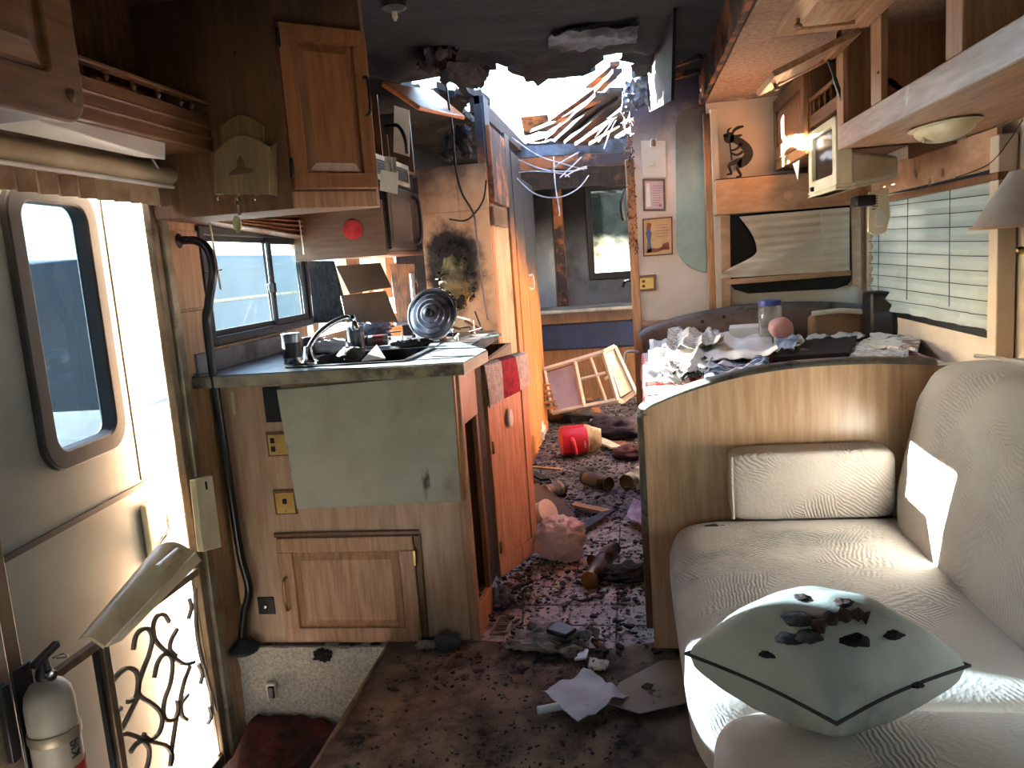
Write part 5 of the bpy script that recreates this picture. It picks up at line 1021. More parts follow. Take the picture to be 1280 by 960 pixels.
b_ = pv.part('board', MB().box((XR-.05, RW[0]-.06, RW[3]+.0), (XR-.035, YE-.16, ZO0-.004)), PLY, bevel=.002)
for px, py in ((1145, 217), (1162, 228), (1178, 216)):
    p = pX(px, py, XR-.0505); pv.part('knot', MB().lathe([(.016, 0), (.012, .0008), (.004, .0012)], p, (-1,0,0), 14), OAKD, parent=b_)
pv.part('cord', MB().tube(smoothpts([pX(1278, 150, XR-.06), pX(1262, 175, XR-.06), pX(1236, 205, XR-.06), pX(1195, 222, XR-.06)], 6), .002, 5), DUSTSHADE, parent=b_); pv.done()
one('window_post', MB().box((XR-.06, RW[0]-.10, .62), (XR-.005, RW[0]-.035, ZO0-.03)), WALLE, 'pinkish upright post beside the day shade', 'post', bevel=.004)
# far overhead cupboard above the end window
XO = .74
fc_ = T('far_wall_cupboard', 'small closed oak cupboard in the corner above the windows', 'cabinet')
yA, yB = YE-.03, pX(1011, 150, XO).y; z0, z1 = pX(973, 214, XO).z, 1.94
fc_.part('body', MB().box((XO+.002, yB-.02, z0), (XR-.055, yA, z1)), OAKD, bevel=.002)
F = Fr((XO, yA, z0+.045), (0,-1,0), (0,0,1), (-1,0,0)); rpdoor(fc_, F, yA-yB, z1-z0-.06, oak('mid_brown_oak', '9a6844', '7f5333'), fw=.06)  # brown oak tone of the cupboard door
fc_.part('bottom_rail', MB().box((XO-.016, yB, z0), (XO+.002, yA, z0+.042)), OAKO, bevel=.002); fc_.done()
one('cloth_tag', MB().slab([pX(991, 205, XO-.025), pX(999, 200, XO-.025), pX(997, 225, XO-.025)], .003), PAPERW, 'white cloth tip hanging from the corner cupboard', 'cloth')
# open overhead cabinet with two flipped-up doors
oc = T('overhead_cabinet', 'long oak overhead cabinet with its front open above the sofa', 'cabinet')
yN, yFar = 1.1, pX(1049, 170, XO).y; ZT = 1.945
oc.part('bottom_board', MB().box((XO+.012, yN, ZO0), (XR-.055, yFar, ZO0+.018)), OAKY, bevel=.002)
oc.part('face_rail', MB().box((XO-.006, yN, ZO0-.004), (XO+.012, yFar, ZO1)), oak('dusty_face_rail', 'ab8f7c', '8f7261', st=(9,.8,9), dirt=(C('c4bcb8'), 6, .58, .7), soot=None), bevel=.004)
def ostile(pa, pb, row): return sorted((pX(pa, row, XO).y, pX(pb, row, XO).y))
for pa, pb, row in ((1047, 1055, 120), (1090, 1103, 90), (1184, 1205, 50)):
    a, b = ostile(pa, pb, row); oc.part('stile', MB().box((XO-.004, a, ZO1), (XO+.016, b, ZT)), OAKV, bevel=.003)
oc.part('top_rail', MB().box((XO-.004, yN, ZT-.03), (XO+.016, yFar, ZT)), OAKY)
oc.part('back_board', MB().box((XR-.05, yN, ZO0), (XR-.035, yFar, ZT)), OAKV); oc.part('end_board', MB().box((XO+.016, yFar-.014, ZO0), (XR-.05, yFar, ZT)), OAKV)
a, b = ostile(1188, 1200, 50); oc.part('divider', MB().box((XO+.016, a, ZO0+.018), (XR-.05, a+.014, ZT)), OAKV)
def flip(hp, fp_):
    H1, H2 = pX(*hp[0], XO-.008), pX(*hp[1], XO-.008); P1, P2 = pY(*fp_[0], H1.y), pY(*fp_[1], H2.y)
    H1.z = H2.z = (H1.z+H2.z)/2; P1.x = P2.x = (P1.x+P2.x)/2; P1.z = P2.z = (P1.z+P2.z)/2
    F = Fr(P1, P2-P1, H1-P1); F.n = F.n if F.n.z < 0 else -F.n
    w_, h_ = (P2-P1).length, (H1-P1).length; mb = MB(); d = rpdoor(oc, F, w_, h_, OAKY, fw=.05)
    oc.part('door_knob', MB().lathe([(.006, 0), (.006, .012), (.013, .018), (.009, .024)], F.p(w_*.5, .03, .02), F.n, 12), OAKD, parent=d)
flip(((1041, 66), (1074, 34)), ((942, 118), (968, 85)))
flip(((1086, 22), (1140, -26)), ((960, 54), (1010, -30)))
def strut(a, ya_, b, yb_):
    p, q = pY(*a, ya_), pY(*b, yb_); oc.part('strut', MB().tube([p, lerp(p, q, .45), lerp(p, q, .46), q], [.0045, .0045, .008, .008], 8), BLK)
strut((1034, 72), 2.98, (1053, 126), 2.98); strut((1098, 90), 2.55, (1128, 113), 2.6)
oc.done()
dm = T('dome_light', 'cream oval dome light under the overhead cabinet', 'light')
c = pZ(1180, 158, ZO0-.006); dm.part('base', MB().ball(c, (.085, .17, .008), 22, 8), CREAMP); mb = MB(); mb.ball(c+V((0,0,-.004)), (.07, .15, .04), 22, 10); dm.part('lens', mb, mat('yellowed_lens', C('d8cda6'), C('c4b68a'), scale=8, rough=.3)); dm.part('seam', MB().box(c+V((-.06,-.006,-.042)), c+V((.06,.006,-.01))), BEIGEP, bevel=.004); dm.done()
# small opening with spindle rail next to the corner cupboard
sr = T('spindle_niche', 'narrow niche with a little spindle rail beside the corner cupboard', 'shelf')
yn1 = yB-.022; yn0 = yFar+.004
zr_ = pX(1035, 128, XO).z; sr.part('rail', MB().box((XO, yn0, zr_-.045), (XO+.016, yn1, zr_)), OAKDY, bevel=.002); sr.part('top_rail', MB().box((XO, yn0, zr_+.055), (XO+.014, yn1, zr_+.068)), OAKDY, bevel=.002)
for i in range(5): sr.part('spindle', MB().lathe([(.006, 0), (.003, .012), (.008, .027), (.003, .044), (.006, .056)], (XO+.008, lerp(yn0, yn1, (i+.5)/5), zr_), n=8), OAKDY)
sr.part('niche_back', MB().box((XR-.07, yn0, zr_-.2), (XR-.056, yn1, 1.94)), OAKD); sr.part('niche_floor', MB().box((XO+.016, yn0, zr_-.045), (XR-.07, yn1, zr_-.03)), OAKD); sr.done()
# beige television hung beside the overhead cabinet
tv = T('television', 'beige portable television hung under the overhead cabinet', 'television')
yt0 = 3.08; ax, bx = pY(1052, 200, yt0).x, pY(1127, 200, yt0).x; tz0 = (pY(1052, 240, yt0).z+pY(1125, 228, yt0).z)/2; tz1 = min(ZO0-.0, pY(1070, 178, yt0).z+.06)
yt1 = pX(1018, 200, ax).y; TVM = mat('beige_tv_case', C('b3a78e'), C('a1947a'), scale=4, rough=.5, dirt=(C('7c6c52'), 3, .56, .8)); tz2 = pX(1020, 155, ax-.03).z
mb = MB(); F = Fr((ax, yt0, tz0), (1,0,0), (0,0,1), (0,1,0)); wv = bx-ax
mb.hexa([F.p(.03,.012,0), F.p(wv,.03,.03), F.p(wv,.03,yt1-yt0-.03), F.p(.03,.012,yt1-yt0), F.p(.03,tz1-tz0,0), F.p(wv,tz1-tz0-.03,.03), F.p(wv,tz1-tz0-.03,yt1-yt0-.03), F.p(.03,tz1-tz0,yt1-yt0)])
bo = tv.part('case', mb, TVM, bevel=.014, seg=3)
FB = Fr((ax, yt0-.008, tz0), (0,1,0), (0,0,1), (-1,0,0)); W, H = yt1-yt0+.016, tz2-tz0-.01
bz = tv.part('bezel', ringmesh(FB, rrect(0, W, 0, H, .02), rrect(.05, W-.05, .06, H-.03, .02), -.035, .022), CREAMP, bevel=.004)
tv.part('screen', MB().fbox(FB, .045, W-.045, .055, H-.025, -.01, .004), BLACKG, parent=bz)
for k_ in (0, 1): tv.part('rib', MB().fbox(FB, -.003, W+.003, .0+.014*k_, .006+.014*k_, -.045, .026), CREAMP, parent=bz, bevel=.002)
tv.part('knob', MB().lathe([(.010, 0), (.009, .012), (.004, .014)], FB.p(W*.8, .03, .022), FB.n, 12), BLK, parent=bz); tv.done()
one('antenna_box', MB().box(pY(1068, 259, 3.2)+V((0,-.03,0)), pY(1093, 243, 3.2)+V((0,.06,0))), BLK, 'small black box fixed under the television', 'box', bevel=.008)
hb = T('wall_bracket', 'cream slotted plastic bracket hanging below the television', 'bracket')
yb_ = 3.42; q = [pY(1085, 290, yb_), pY(1094, 295, yb_), pY(1108, 290, yb_), pY(1113, 270, yb_), pY(1111, 236, yb_), pY(1086, 240, yb_)]
b_ = hb.part('plate', MB().prism(q, V((0, .012, 0))), CREAMP, bevel=.003)
for i in range(6): a = pY(1090, 246+i*3.2, yb_-.001); hb.part('slot', MB().box(a, a+V((.022, .003, .004))), DUSTSHADE, parent=b_)
hb.part('cradle', MB().hexa([pY(1094, 284, yb_), pY(1104, 284, yb_), pY(1104, 280, yb_)+V((0,-.012,0)), pY(1094, 282, yb_)+V((0,-.012,0)), pY(1095, 258, yb_), pY(1098, 258, yb_), pY(1108, 272, yb_)+V((0,-.012,0)), pY(1094, 272, yb_)+V((0,-.012,0))]), WHITEP, parent=b_); hb.done()
# wall lamp at the right edge
wlp = T('sconce', 'wall lamp with a grey cone shade and brass knob beside the window', 'lamp')
yl_ = 2.55; lb, lt = pY(1293, 282, yl_), pY(1287, 212, yl_); hh = lt.z-lb.z; rb_ = (1293-1229)/1000*yl_
wlp.part('shade', MB().lathe([(rb_, 0), (rb_*.985, .004), (rb_*.40, hh), (rb_*.37, hh), (rb_*.95, .006), (rb_*.97, 0)], lb, n=40), mat('grey_lamp_shade', C('9a9188'), C('857c74'), scale=5, rough=.85, dirt=(C('6c6055'), 3, .55, .8)))
wlp.part('trim', MB().tube([lb+V((rb_*math.cos(a), rb_*math.sin(a), .002)) for a in [i*math.pi/20 for i in range(40)]], .004, 6, closed=True), PLY)
wlp.part('stem', MB().tube(smoothpts([lb+V((0,0,hh*.6)), lb+V((0,0,-.05)), V((lb.x+.04, yl_, lb.z-.09)), V((XR-.01, yl_, lb.z-.09))], 5), .006, 8), BRASS)
wlp.part('knob', MB().ball(pY(1276, 313, yl_-.02), (.014, .014, .012), 14, 8), BRASS); wlp.part('wall_plate', MB().lathe([(.05, 0), (.045, .012)], (XR-.001, yl_, lb.z-.09), (-1,0,0), 20), BRASS); wlp.done()
# ================================================================ dinette divider, sofa, table
YD = 2.40
arc = [(803, 530), (803, 519), (808, 512), (825, 504), (850, 494), (880, 484), (915, 474), (955, 466), (1000, 460), (1050, 456.5), (1105, 455), (1170, 457)]
dv = T('dinette_divider', 'curved pale oak divider panel between sofa and dinette', 'divider')
ap = smoothpts([pY(x, y, YD) for x, y in arc], 4); ap = [V((p.x, YD, p.z)) for p in ap]
left = (pY(803, 540, YD).x+pY(820, 800, YD).x)/2
for p in ap[:5]: p.x = max(p.x, left)
poly = [V((XR-.01, YD, 0)), V((left, YD, 0))]+ap+[V((XR-.01, YD, ap[-1].z))]
dv.part('panel', MB().prism(poly, V((0, .045, 0))), oak('divider_oak', 'd8b188', 'bd9068', rough=.32, coat=.3, st=(7,7,.6)), smooth=False)
PAD = mat('grey_vinyl_edge', C('8b8880'), C('66635d'), scale=12, rough=.45, dirt=(C('2c2a28'), 8, .52, .66))
mb = MB(); ep = [V((left, YD, .42))]+ap; k = len(ep); vs = []
for i, p in enumerate(ep):
    d = (ep[min(i+1,k-1)]-ep[max(i-1,0)]).normalized(); n_ = V((-d.z, 0, d.x)); 
    if n_.z < -.05: n_ = -n_
    for a in range(9):
        t = math.pi*a/8; vs.append(p+V((0, .0225-.033*math.cos(t), 0))+n_*(.002+.018*math.sin(t)))
mb.add(vs, [(i*9+a, i*9+a+1, i*9+9+a+1, i*9+9+a) for i in range(k-1) for a in range(8)]+[(i*9+8, i*9, i*9+9, i*9+17) for i in range(k-1)]); dv.part('edge_pad', mb, PAD)
dv.part('end_strip', MB().box((left-.022, YD+.004, .08), (left-.001, YD+.04, .44)), OAKD, bevel=.003); dv.done()
SOFA = mat('grey_beige_relief_upholstery', C('c0b3a8'), C('aea196'), scale=3, rough=.92, dirt=(C('7d766c'), 2.4, .52, .75), dirt2=(C('5f5850'), 7, .64, .78), sheen=.25)
def relief(m):
    nt = m.node_tree; N = nt.nodes; L = nt.links; b = N['Principled BSDF']; tc = N.new('ShaderNodeTexCoord')
    vo = N.new('ShaderNodeTexVoronoi'); vo.inputs['Scale'].default_value = 9; L.new(tc.outputs['Object'], vo.inputs[0])
    ad = N.new('ShaderNodeVectorMath'); ad.operation = 'MULTIPLY_ADD'; L.new(vo.outputs['Color'], ad.inputs[0]); ad.inputs[1].default_value = (3, 3, 3); L.new(tc.outputs['Object'], ad.inputs[2])
    rt = N.new('ShaderNodeVectorRotate'); rt.rotation_type = 'EULER_XYZ'; L.new(tc.outputs['Object'], rt.inputs[0]); sc_ = N.new('ShaderNodeVectorMath'); sc_.operation = 'SCALE'; L.new(vo.outputs['Color'], sc_.inputs[0]); sc_.inputs['Scale'].default_value = 1.2; L.new(sc_.outputs[0], rt.inputs['Rotation'])
    wv = N.new('ShaderNodeTexWave'); wv.inputs['Scale'].default_value = 38; wv.inputs['Distortion'].default_value = 5; wv.inputs['Detail'].default_value = 4; L.new(rt.outputs[0], wv.inputs[0])
    nz = N.new('ShaderNodeTexNoise'); nz.inputs['Scale'].default_value = 90; L.new(tc.outputs['Object'], nz.inputs[0])
    ma = N.new('ShaderNodeMath'); ma.operation = 'MULTIPLY_ADD'; L.new(nz.outputs[0], ma.inputs[0]); ma.inputs[1].default_value = .6; n2 = N.new('ShaderNodeTexNoise'); n2.inputs['Scale'].default_value = 6; n2.inputs['Detail'].default_value = 1; L.new(tc.outputs['Object'], n2.inputs[0]); r2 = N.new('ShaderNodeMapRange'); r2.inputs[1].default_value = .45; r2.inputs[2].default_value = .6; L.new(n2.outputs[0], r2.inputs[0]); m2 = N.new('ShaderNodeMath'); m2.operation = 'MULTIPLY'; L.new(r2.outputs[0], m2.inputs[0]); L.new(wv.outputs[1], m2.inputs[1]); L.new(m2.outputs[0], ma.inputs[2])
    bp = N.new('ShaderNodeBump'); bp.inputs['Strength'].default_value = .42; bp.inputs['Distance'].default_value = .006; L.new(ma.outputs[0], bp.inputs['Height']); L.new(bp.outputs[0], b.inputs['Normal'])
relief(SOFA)
def cushion(c, h, e=.32, fn=None, nu=56, nv=36):
    c = V(c); mb = MB(); sg = lambda x, p: math.copysign(abs(x)**p, x); vs = []
    for j in range(nv+1):
        t = -math.pi/2+math.pi*j/nv
        for i in range(nu):
            a = 2*math.pi*i/nu; p = V((sg(math.cos(t), e)*sg(math.cos(a), e), sg(math.cos(t), e)*sg(math.sin(a), e), sg(math.sin(t), e)))
            q = V((p.x*h[0], p.y*h[1], p.z*h[2])); q = fn(p, q) if fn else q; vs.append(c+q)
    return mb.add(vs, [(j*nu+i, j*nu+(i+1)%nu, (j+1)*nu+(i+1)%nu, (j+1)*nu+i) for j in range(nv) for i in range(nu)])
def seatfn(sd):
    def f(p, q): 
        up = max(p.z, 0); return q+V((0, 0, up*(.014*(1-p.x*p.x)*(1-p.y*p.y)+.006*n3((p.x*2, p.y*9, sd), 1.2)*(1-abs(p.y)))))+V((.012*n3((p.y*3, p.z*2, sd), 1.2) if p.x < -.5 else 0, 0, 0))
    return f
so_ = T('sofa', 'grey beige patterned sofa along the slide-out wall', 'sofa')
so_.part('base', MB().box((.13, .45, 0), (1.13, YD-.005, .24)), SOFA, bevel=.02)
so_.part('seat_cushion', cushion((.465, 1.87, .345), (.395, .50, .12), .28, seatfn(1)), SOFA)
so_.part('seat_cushion', cushion((.475, .91, .345), (.385, .445, .125), .28, seatfn(4)), SOFA)
def backfn(p, q):
    t = (p.z+1)/2; return q+V((.10*t-.02+.012*n3((p.y*3, p.z*3, 2), 1.1), .0-.02*t*max(p.y, 0), .0))
def backpart(y0, y1): return cushion((.84, (y0+y1)/2, .66), (.165, (y1-y0)/2, .265), .42, backfn)
so_.part('back_cushion', backpart(1.42, 2.36), SOFA); so_.part('back_cushion', backpart(.46, 1.40), SOFA)
def pipe(y0, y1):
    return MB().tube([V((.90, lerp(y0, y1, i/20), .915+.018*math.sin(i/20*math.pi))) for i in range(21)], .006, 6)
so_.part('piping', pipe(1.5, 2.28), SOFA)
so_.done()
bl = T('bolster', 'rectangular patterned bolster cushion against the divider', 'cushion')
a, b = pY(912, 567, 2.29), pY(1120, 648, 2.29); bl.part('cover', cushion(((a.x+b.x)/2, 2.335, (.468+a.z)/2), ((b.x-a.x)/2, .058, (a.z-.468)/2), .22), SOFA)
bl.part('piping', MB().tube([(a.x+.004, 2.283, .475), (a.x+.002, 2.281, (a.z+.468)/2), (a.x+.004, 2.283, a.z-.008)], .005, 6), SOFA); bl.done()
# throw pillow, one corner towards the viewer, with char fallen on it
PIL = mat('grey_felt_pillow', C('b9b8ac'), C('a6a599'), scale=4, rough=.95, bump=.1, bscale=200, dirt=(C('55544e'), 3, .5, .8), dirt2=(C('2f2c2a'), 9, .70, .74))
zs_ = .56; L_, F_, R_, B_ = pZ(857, 817, zs_), pZ(1046, 905, zs_-.01), pZ(1212, 832, zs_), pZ(1010, 752, zs_+.03)
pcn = (L_+F_+R_+B_)/4
def pil(top):
    def f(u, v):
        p = bil([L_, F_, R_, B_], u, v); a, b_ = 2*u-1, 2*v-1
        pin = 1-.07*(1-a*a)*(abs(b_)**3)-.07*(1-b_*b_)*(abs(a)**3); p = pcn+(p-pcn)*pin
        e_ = .42 if top else .26; h = ((1-a**2)**e_)*((1-b_**2)**e_); w_ = 1+.10*n3((a*2, b_*2, 3 if top else 7), 1.2)
        return p+V((0, 0, (.105 if top else -.082)*h*w_))
    return f
pw_ = T('throw_pillow', 'grey square throw pillow with fallen char on the sofa', 'pillow')
mb = MB(); mb.grid(pil(True), 40, 40); mb2 = MB().grid(pil(False), 40, 40); mb.add(mb2.v, mb2.f); pw_.part('cover', mb, PIL)
seam = [pil(True)(i/24, 0) for i in range(24)]+[pil(True)(1, i/24) for i in range(24)]+[pil(True)(1-i/24, 1) for i in range(24)]+[pil(True)(0, 1-i/24) for i in range(24)]
pw_.part('piping', MB().tube(seam, .0032, 6, closed=True), mat('dark_piping', C('3b3a36'), C('2c2b28'), scale=10, rough=.9)); po = pw_.done()
zlow = min((po.matrix_world @ v.co).z if False else v.co.z for v in pw_.parts[0].data.vertices)+po.location.z
ptop = pil(True)
def onpil(px, py):
    best = None
    for i in range(41):
        for j in range(41):
            p = ptop(i/40, j/40); d = p-EYE; k_ = d.dot(FW); x = 640+FPX*d.dot(R2)/k_; y = 480-FPX*d.dot(U2)/k_; e = (x-px)**2+(y-py)**2
            if best is None or e < best[0]: best = (e, p)
    return best[1]
BRSTICK = mat('burnt_brown_stick', C('4a342a'), C('231a18'), scale=12, rough=.9, bump=.8, bscale=60)
SILVC = mat('grey_ash_char', C('55565e'), C('1d1a1b'), scale=18, rough=.5, bump=1, bscale=70)
for px, py, r, m, lab in ((1000, 772, .026, SILVC, 'silvery char crumb at the top of the pillow'), (988, 795, .022, SILVC, 'ash grey char crumb lying on the pillow'), (1012, 798, .020, SILVC, 'dark crumbly ash clump in the middle of the pillow'), (1068, 803, .022, CHAR, 'flat black char patch on the pillow'), (1112, 793, .016, CHAR, 'small black ember on the pillow beside the char patch'), (957, 819, .013, CHAR, 'tiny black ember near the pillow edge'), (1145, 852, .012, CHAR, 'black soot smear at the pillow seam'), (1005, 748, .013, BRSTICK, 'brown burnt scrap at the back corner of the pillow'), (1052, 752, .016, BRSTICK, 'brown burnt scrap behind the pillow')):
    p = onpil(px, py); lump('char_crumb', lab, 'char', p-V((0,0,r*.3)), (r, r*.9, r*.32), m, px % 37, .38, 1.6, 'char fallen on the pillow', 26, 16)
mb = MB(); pts = [onpil(*p) for p in ((1018, 788), (1035, 779), (1055, 776), (1072, 774), (1084, 778))]; mb.tube([p+V((0,0,.006)) for p in smoothpts(pts, 4)], [.010+.004*math.sin(i*1.7) for i in range(17)], 7); one('char_stick', mb, BRSTICK, 'long brown charred stick lying across the pillow', 'char', 'char fallen on the pillow')
lump('scorched_scrap', 'brown scorched scrap on the sofa corner by the divider', 'scrap', pZ(892, 662, .452), (.03, .018, .007), BRSTICK, 51, .6, 3)
# ---------------------------------------------------------------- dinette
ZTB = .77
def gingham(name):
    m = mat(name, C('d8cdc6'), rough=.9); nt = m.node_tree; N = nt.nodes; L = nt.links; b = N['Principled BSDF']; tc = N.new('ShaderNodeTexCoord'); sx_ = N.new('ShaderNodeSeparateXYZ'); L.new(tc.outputs['Object'], sx_.inputs[0])
    outs = []
    for i in (0, 1):
        a = N.new('ShaderNodeMath'); a.operation = 'MULTIPLY'; a.inputs[1].default_value = 17; L.new(sx_.outputs[i], a.inputs[0]); f = N.new('ShaderNodeMath'); f.operation = 'FRACT'; L.new(a.outputs[0], f.inputs[0]); g = N.new('ShaderNodeMath'); g.operation = 'GREATER_THAN'; g.inputs[1].default_value = .5; L.new(f.outputs[0], g.inputs[0]); outs.append(g.outputs[0])
    s_ = N.new('ShaderNodeMath'); s_.operation = 'ADD'; L.new(outs[0], s_.inputs[0]); L.new(outs[1], s_.inputs[1]); h = N.new('ShaderNodeMath'); h.operation = 'MULTIPLY'; h.inputs[1].default_value = .5; L.new(s_.outputs[0], h.inputs[0])
    mx = N.new('ShaderNodeMix'); mx.data_type = 'RGBA'; L.new(h.outputs[0], mx.inputs[0]); mx.inputs[6].default_value = C('d2c4bc'); mx.inputs[7].default_value = C('a8272c'); L.new(mx.outputs[2], b.inputs['Base Color']); return m
GING = gingham('red_gingham')
tb = T('dinette_table', 'dinette table in the slide-out under a red gingham cloth', 'table')
ty0, ty1, tx0, tx1 = 2.60, 3.86, .05, 1.12
tb.part('tabletop', MB().box((tx0, ty0, ZTB-.035), (tx1, ty1, ZTB)), OAKV, bevel=.006); tb.part('leg', MB().lathe([(.12, 0), (.12, .02), (.035, .04), (.035, ZTB-.06), (.1, ZTB-.036)], (.6, 3.1, .001), n=18), ALU); tb.done()
def clf(u, v):
    x = lerp(tx0-.14, tx1, u); y = lerp(ty0-.02, ty1+.02, v); z = ZTB+.006
    if x < tx0-.012: d = tx0-.012-x; x = tx0-.016-.02*d+.012*math.sin(v*30)*d*6; z = ZTB+.006-d
    return V((x, y, z+.004*n3((u*9, v*9, 0), 1.3)))
one('tablecloth', MB().sheet(clf, 40, 40, .003), GING, 'red and white gingham tablecloth on the dinette table', 'tablecloth')
# far bench with a curved padded back
fbn = T('dinette_bench', 'brown curved bench back along the partition behind the table', 'bench')
barc = smoothpts([pY(x, y, 4.08) for x, y in ((803, 424), (815, 415), (850, 404), (890, 395), (940, 388), (1000, 385), (1050, 386), (1095, 390))], 4); barc = [V((p.x, 4.08, p.z)) for p in barc]
BENCH = mat('dusty_brown_upholstery', C('7c665a'), C('635046'), scale=6, rough=.85, dirt=(C('3c322e'), 5, .5, .72))
fbn.part('backrest', MB().prism([V((XR-.06, 4.08, .35)), V((.06, 4.08, .35))]+barc+[V((XR-.06, 4.08, barc[-1].z))], V((0, .075, 0))), BENCH, smooth=False)
fbn.part('top_roll', MB().tube([p+V((0, .045, -.005)) for p in barc], .036, 10), mat('grey_brown_vinyl', C('6d635f'), C('524a48'), scale=9, rough=.55, dirt=(C('2e2928'), 6, .5, .66)))
fbn.part('seat', MB().box((.06, 3.72, 0), (XR-.06, 4.07, .45)), BENCH, bevel=.02)
c = pY(962, 402, 3.94); 
for px in (878, 905): fbn.part('button', MB().lathe([(.009, 0), (.007, .004)], pY(px, 396 if px > 890 else 402, 4.075), (0,-1,0), 10), CHAR)
fbn.part('cushion', MB().box((pY(1012, 400, 4.0).x, 3.99, .70), (pY(1082, 400, 4.0).x, 4.075, pY(1040, 392, 4.0).z)), mat('tan_seat_cushion', C('8a6444'), C('73513a'), scale=5, rough=.8), bevel=.03, seg=3)
fbn.part('cushion_edge', MB().tube([pY(1015, 392, 3.99), pY(1050, 388, 3.99), pY(1084, 390, 3.99)], .012, 8), PAPER); fbn.done()
# things on the table
NEWS = mat('newsprint', C('cfcac0'), C('8f8b85'), scale=34, stretch=(1,2.2,1), rough=.85, ramp=(.48,.56), dirt=(C('a79f92'), 4, .6, .75))
NEWSC = mat('coloured_newsprint', C('cdc6b4'), C('8c5a44'), scale=16, rough=.8, ramp=(.52,.56), dirt=(C('43566e'), 13, .58, .62), dirt2=(C('b49a3c'), 17, .62, .66))
PLAID = mat('blue_plaid_cloth', C('c9cdd6'), C('46597c'), scale=9, stretch=(1.2,4,1), rough=.9, ramp=(.46,.54), bump=.4, bscale=80)
def ts(name, label, cat, px4, z, amp, fr, seed, m, t=.004, n_=18): 
    q = [pZ(x, y, ZTB+z) for x, y in px4]; zmin = ZTB+.0115
    o = crumple(q, n_, n_, amp, fr, seed, t, name, m, label, cat); 
    lo_ = o.location.z
    if lo_ < zmin: o.location.z = zmin
    return o
ts('newspaper', 'crumpled white newspaper at the aisle end of the table', 'newspaper', ((808, 474), (885, 468), (900, 424), (812, 428)), .04, .045, 3.2, 1, PAPERW)
ts('newspaper', 'creased newspaper ball beside the bench back', 'newspaper', ((826, 434), (905, 430), (895, 402), (845, 402)), .09, .06, 3.6, 2, NEWS)
ts('paper', 'large white paper sheet in the middle of the table', 'paper', ((878, 452), (972, 442), (960, 412), (885, 414)), .06, .03, 2.4, 3, PAPERW)
ts('shirt', 'crumpled blue and white plaid cloth on the table', 'cloth', ((880, 472), (966, 462), (955, 438), (885, 444)), .05, .03, 3, 4, PLAID, .006, 40)
ts('napkin', 'black and white patterned rag hanging at the table end', 'cloth', ((822, 487), (890, 474), (885, 458), (826, 466)), .02, .04, 4, 5, mat('black_white_print', C('c9c6c0'), C('2b2a2c'), scale=18, rough=.9, ramp=(.48,.54)), .005, 22)
ts('checked_napkin', 'red checked napkin folded behind the divider edge', 'napkin', ((852, 482), (925, 470), (922, 458), (870, 468)), .02, .02, 4, 6, GING, .006)
one('paper_stack', MB().slab([pZ(912, 432, ZTB+.012), pZ(952, 430, ZTB+.012), pZ(948, 412, ZTB+.012), pZ(915, 414, ZTB+.012)], .085), PAPERW, 'thick white paper stack beside the glass jar', 'paper', bevel=.004)
jar('glass_jar', 'glass jar with a blue lid on the table', 'jar', pZ(963, 420, ZTB+.075), (0,0,1), .05, .145, glass('jar_glass', (.86,.88,.86,1), haze=.25, hcol=(.8,.8,.75,1)), .022, mat('blue_lid', C('3c4688'), C('2c3468'), scale=9, rough=.4))
one('book', MB().box(pZ(938, 428, ZTB+.012), pZ(985, 428, ZTB+.012)+V((0, .24, .062))), PAPER, 'thick cream book under the glass jar', 'book', bevel=.004)
lump('sponge', 'pink rounded bag in front of the glass jar', 'bag', pZ(974, 420, ZTB+.075)+V((.0, -.05, 0)), (.055, .04, .045), mat('pink_plastic', C('b98880'), C('a4726c'), scale=5, rough=.5), 4, .15, 1.5)
ts('envelope', 'white crumpled envelope beside the knife handle', 'envelope', ((960, 440), (1012, 438), (1002, 420), (966, 422)), .03, .02, 4, 8, PAPERW)
ts('envelope', 'pale blue envelope leaning on the pink bag', 'envelope', ((968, 432), (992, 436), (1000, 418), (978, 416)), .06, .012, 3, 9, mat('pale_blue_paper', C('a9b6c8'), C('9aa8bc'), scale=6, rough=.8))
ts('pamphlet', 'white pamphlet with a blue corner in front of the bench', 'pamphlet', ((1008, 424), (1078, 420), (1070, 404), (1012, 408)), .035, .02, 4, 10, mat('pamphlet_print', C('d3d0c6'), C('4f86b4'), scale=9, rough=.8, ramp=(.60,.62)))
ts('pamphlet', 'cream brochure lying before the toaster', 'pamphlet', ((1055, 422), (1092, 420), (1085, 408), (1060, 410)), .02, .015, 4, 11, PAPER)
one('folder', MB().slab([pZ(966, 452, ZTB+.014), pZ(1062, 446, ZTB+.014), pZ(1072, 424, ZTB+.014), pZ(985, 430, ZTB+.014)], .018), mat('dark_brown_folder', C('2b211e'), C('1f1817'), scale=6, rough=.6), 'dark brown flat folder on the table', 'folder', bevel=.004)
ts('newspaper', 'folded grey newspaper on the dark folder', 'newspaper', ((1062, 446), (1130, 446), (1140, 428), (1078, 424)), .035, .012, 3, 13, NEWS, .016)
ts('magazine', 'coloured magazine lying beside the toaster', 'magazine', ((1082, 430), (1145, 436), (1152, 420), (1088, 416)), .045, .012, 3, 14, NEWSC, .012)
kn = T('knife', 'brown handled knife lying against the dark folder', 'knife'); a, b = pZ(984, 432, ZTB+.03), pZ(1000, 452, ZTB+.02)
kn.part('handle', MB().tube([a, lerp(a, b, .55)], .009, 8), OAKD); kn.part('blade', MB().slab([lerp(a, b, .55)+V((-.008,0,0)), lerp(a, b, .55)+V((.008,0,0)), b], .002), CHROME); kn.done()
to_ = T('toaster', 'black toaster with a chrome strip at the window side of the table', 'toaster')
tb0 = pZ(1118, 424, ZTB+.012); yt = tb0.y; x0, x1 = pY(1089, 400, yt).x, pY(1152, 400, yt).x; zt_ = pY(1120, 364, yt).z
